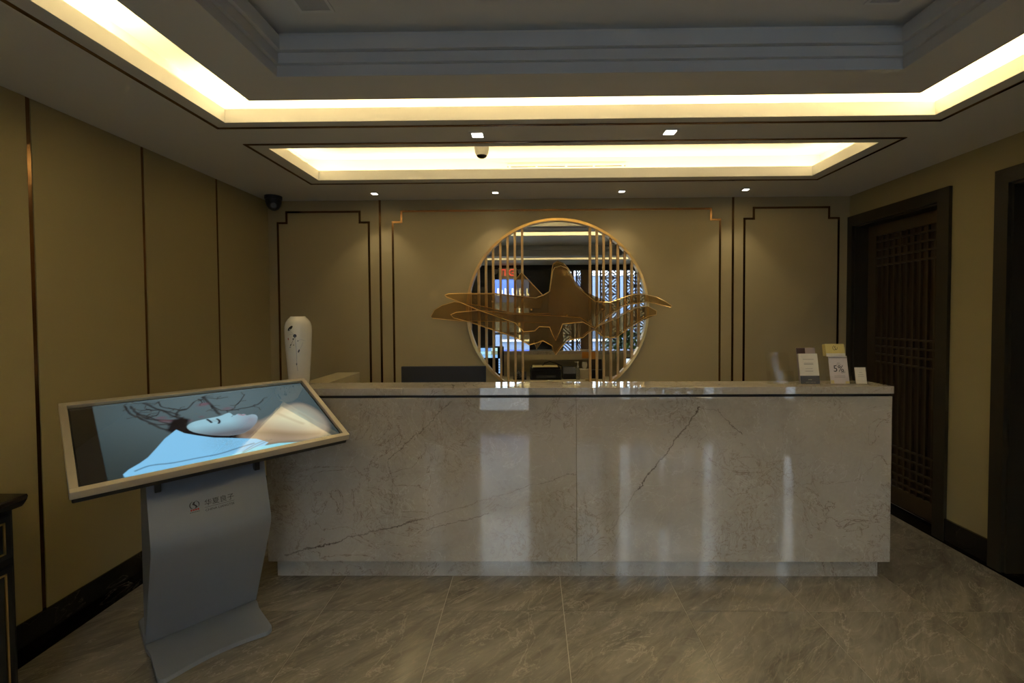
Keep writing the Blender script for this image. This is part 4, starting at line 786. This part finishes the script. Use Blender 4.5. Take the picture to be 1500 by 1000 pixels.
# ------------------------------------------------------------------ cabinet at the left edge
cb = thing('side_cabinet', 'black sideboard with gold outlined drawer and door at the left wall', 'cabinet', (-2.09, 1.05, 0))
CBK = mat('black lacquer', (0.012, 0.012, 0.011), 0.3); x1 = -1.902
boxo('cabinet_body', -2.262, x1, 0.70, 1.600, 0.06, 0.805, CBK, cb, 0.003); boxo('cabinet_plinth', -2.262, x1-0.03, 0.72, 1.58, 0.0, 0.06, CBK, cb)
bm = bmesh.new(); prism(bm, [(-2.264, 0.805), (-1.893, 0.805), (-1.886, 0.812), (-1.872, 0.832), (-1.868, 0.845), (-1.872, 0.852), (-2.264, 0.852)], 0.68, 1.622); obj('cabinet_top', bm, mat('dark brown top', (0.03, 0.022, 0.015), 0.2), cb)
for (za, zb_) in ((0.635, 0.79), (0.09, 0.605)):
    for (ya, yb2) in ((0.72, 1.14), (1.16, 1.585)):
        dr = boxo('drawer' if za > 0.5 else 'cabinet_door', x1, x1+0.012, ya, yb2, za, zb_, CBK, cb, 0.002)
        bm = bmesh.new(); a, b2, c_, d_ = ya+0.025, yb2-0.022, za+0.02, zb_-0.02; g = 0.006
        for q in ((a, b2, c_, c_+g), (a, b2, d_-g, d_), (a, a+g, c_, d_), (b2-g, b2, c_, d_)): box(bm, x1+0.012, x1+0.016, q[0], q[1], q[2], q[3])
        obj('gold_moulding', bm, GOLD, dr)
# ------------------------------------------------------------------ exit sign, plant
ex = thing('exit_sign', 'lit red exit sign with twin lamps above the glass door, seen in the mirror', 'exit sign', (-0.47, YF+0.06, 2.37))
boxo('sign_housing', -0.655, -0.289, YF+0.02, YF+0.075, 2.235, 2.445, mat('cream housing', (0.70, 0.62, 0.42), 0.4), ex, 0.004)
REDL = mat('red lit letters', (0.3, 0.02, 0.01), 0.4, emit=(1.0, 0.10, 0.05), es=1.1)
text('lettering', 'EXIT', 0.19, REDL, ex, Matrix.Translation((-0.472, YF+0.0765, 2.345)) @ Matrix.Rotation(math.pi, 4, 'Z') @ FACE, 0.001, 'CENTER', 0.82)
for x in (-0.715, -0.215):
    bm = bmesh.new(); lathe(bm, [(0, 0), (0.035, 0), (0.052, 0.03), (0.052, 0.05), (0, 0.05)], 20, (0, 0, 0), Matrix.Translation((x, YF+0.04, 2.37)) @ Matrix.Rotation(-math.pi/2, 4, 'X')); tube(bm, [(x, YF+0.05, 2.37), ((x-0.47)/2, YF+0.05, 2.40)] if False else [(x, YF+0.05, 2.40), (-0.47+(x+0.47)*0.7, YF+0.05, 2.41)], 0.012, 8); obj('emergency_lamp', bm, mat('grey lamp head', (0.35, 0.34, 0.3), 0.4), ex, True)
pc = (1.78, -0.85, 0); pl = thing('potted_palm', 'leafy green potted palm by the lattice window, seen in the mirror', 'plant', pc)
bm = bmesh.new(); lathe(bm, [(0, 0), (0.13, 0), (0.17, 0.30), (0.18, 0.32), (0.16, 0.32), (0.15, 0.28), (0, 0.28)], 32, pc); obj('pot', bm, mat('glazed pot', (0.08, 0.06, 0.05), 0.25), pl, True)
LEAFM = mat('palm leaf', (0.09, 0.26, 0.05), 0.4); rg = random.Random(11)
bm = bmesh.new()
for k in range(5): a = k*1.3; tube(bm, [(pc[0], pc[1], 0.28), (pc[0]+0.05*math.cos(a), pc[1]+0.05*math.sin(a), 0.65), (pc[0]+0.1*math.cos(a), pc[1]+0.1*math.sin(a), 1.10)], 0.008, 6)
obj('stem', bm, mat('plant stem', (0.10, 0.12, 0.04), 0.6), pl, True)
for k in range(110):
    a = rg.uniform(0, 2*math.pi); L = rg.uniform(0.30, 0.55); up = rg.uniform(0.1, 0.9); b0 = Vector((pc[0]+0.08*math.cos(a), pc[1]+0.08*math.sin(a), rg.uniform(0.62, 1.12))); d = Vector((math.cos(a), math.sin(a), 0)); s = Vector((-math.sin(a), math.cos(a), 0)); bm = bmesh.new(); prev = None
    for i in range(6):
        t_ = i/5; c_ = b0+d*L*t_*(1-0.2*up)+Vector((0, 0, up*0.45*t_-0.28*t_*t_*(1.2-up*0.4))); c_.y = max(c_.y, YF+0.06); wv = 0.036*math.sin(math.pi*min(1, t_*0.9+0.08)); cur = (bm.verts.new(c_-s*wv), bm.verts.new(c_+Vector((0, 0, 0.004))), bm.verts.new(c_+s*wv))
        if prev: bm.faces.new((prev[0], prev[1], cur[1], cur[0])); bm.faces.new((prev[1], prev[2], cur[2], cur[1]))
        prev = cur
    obj('leaf', bm, LEAFM, pl, True)
bpy.context.view_layer.update()
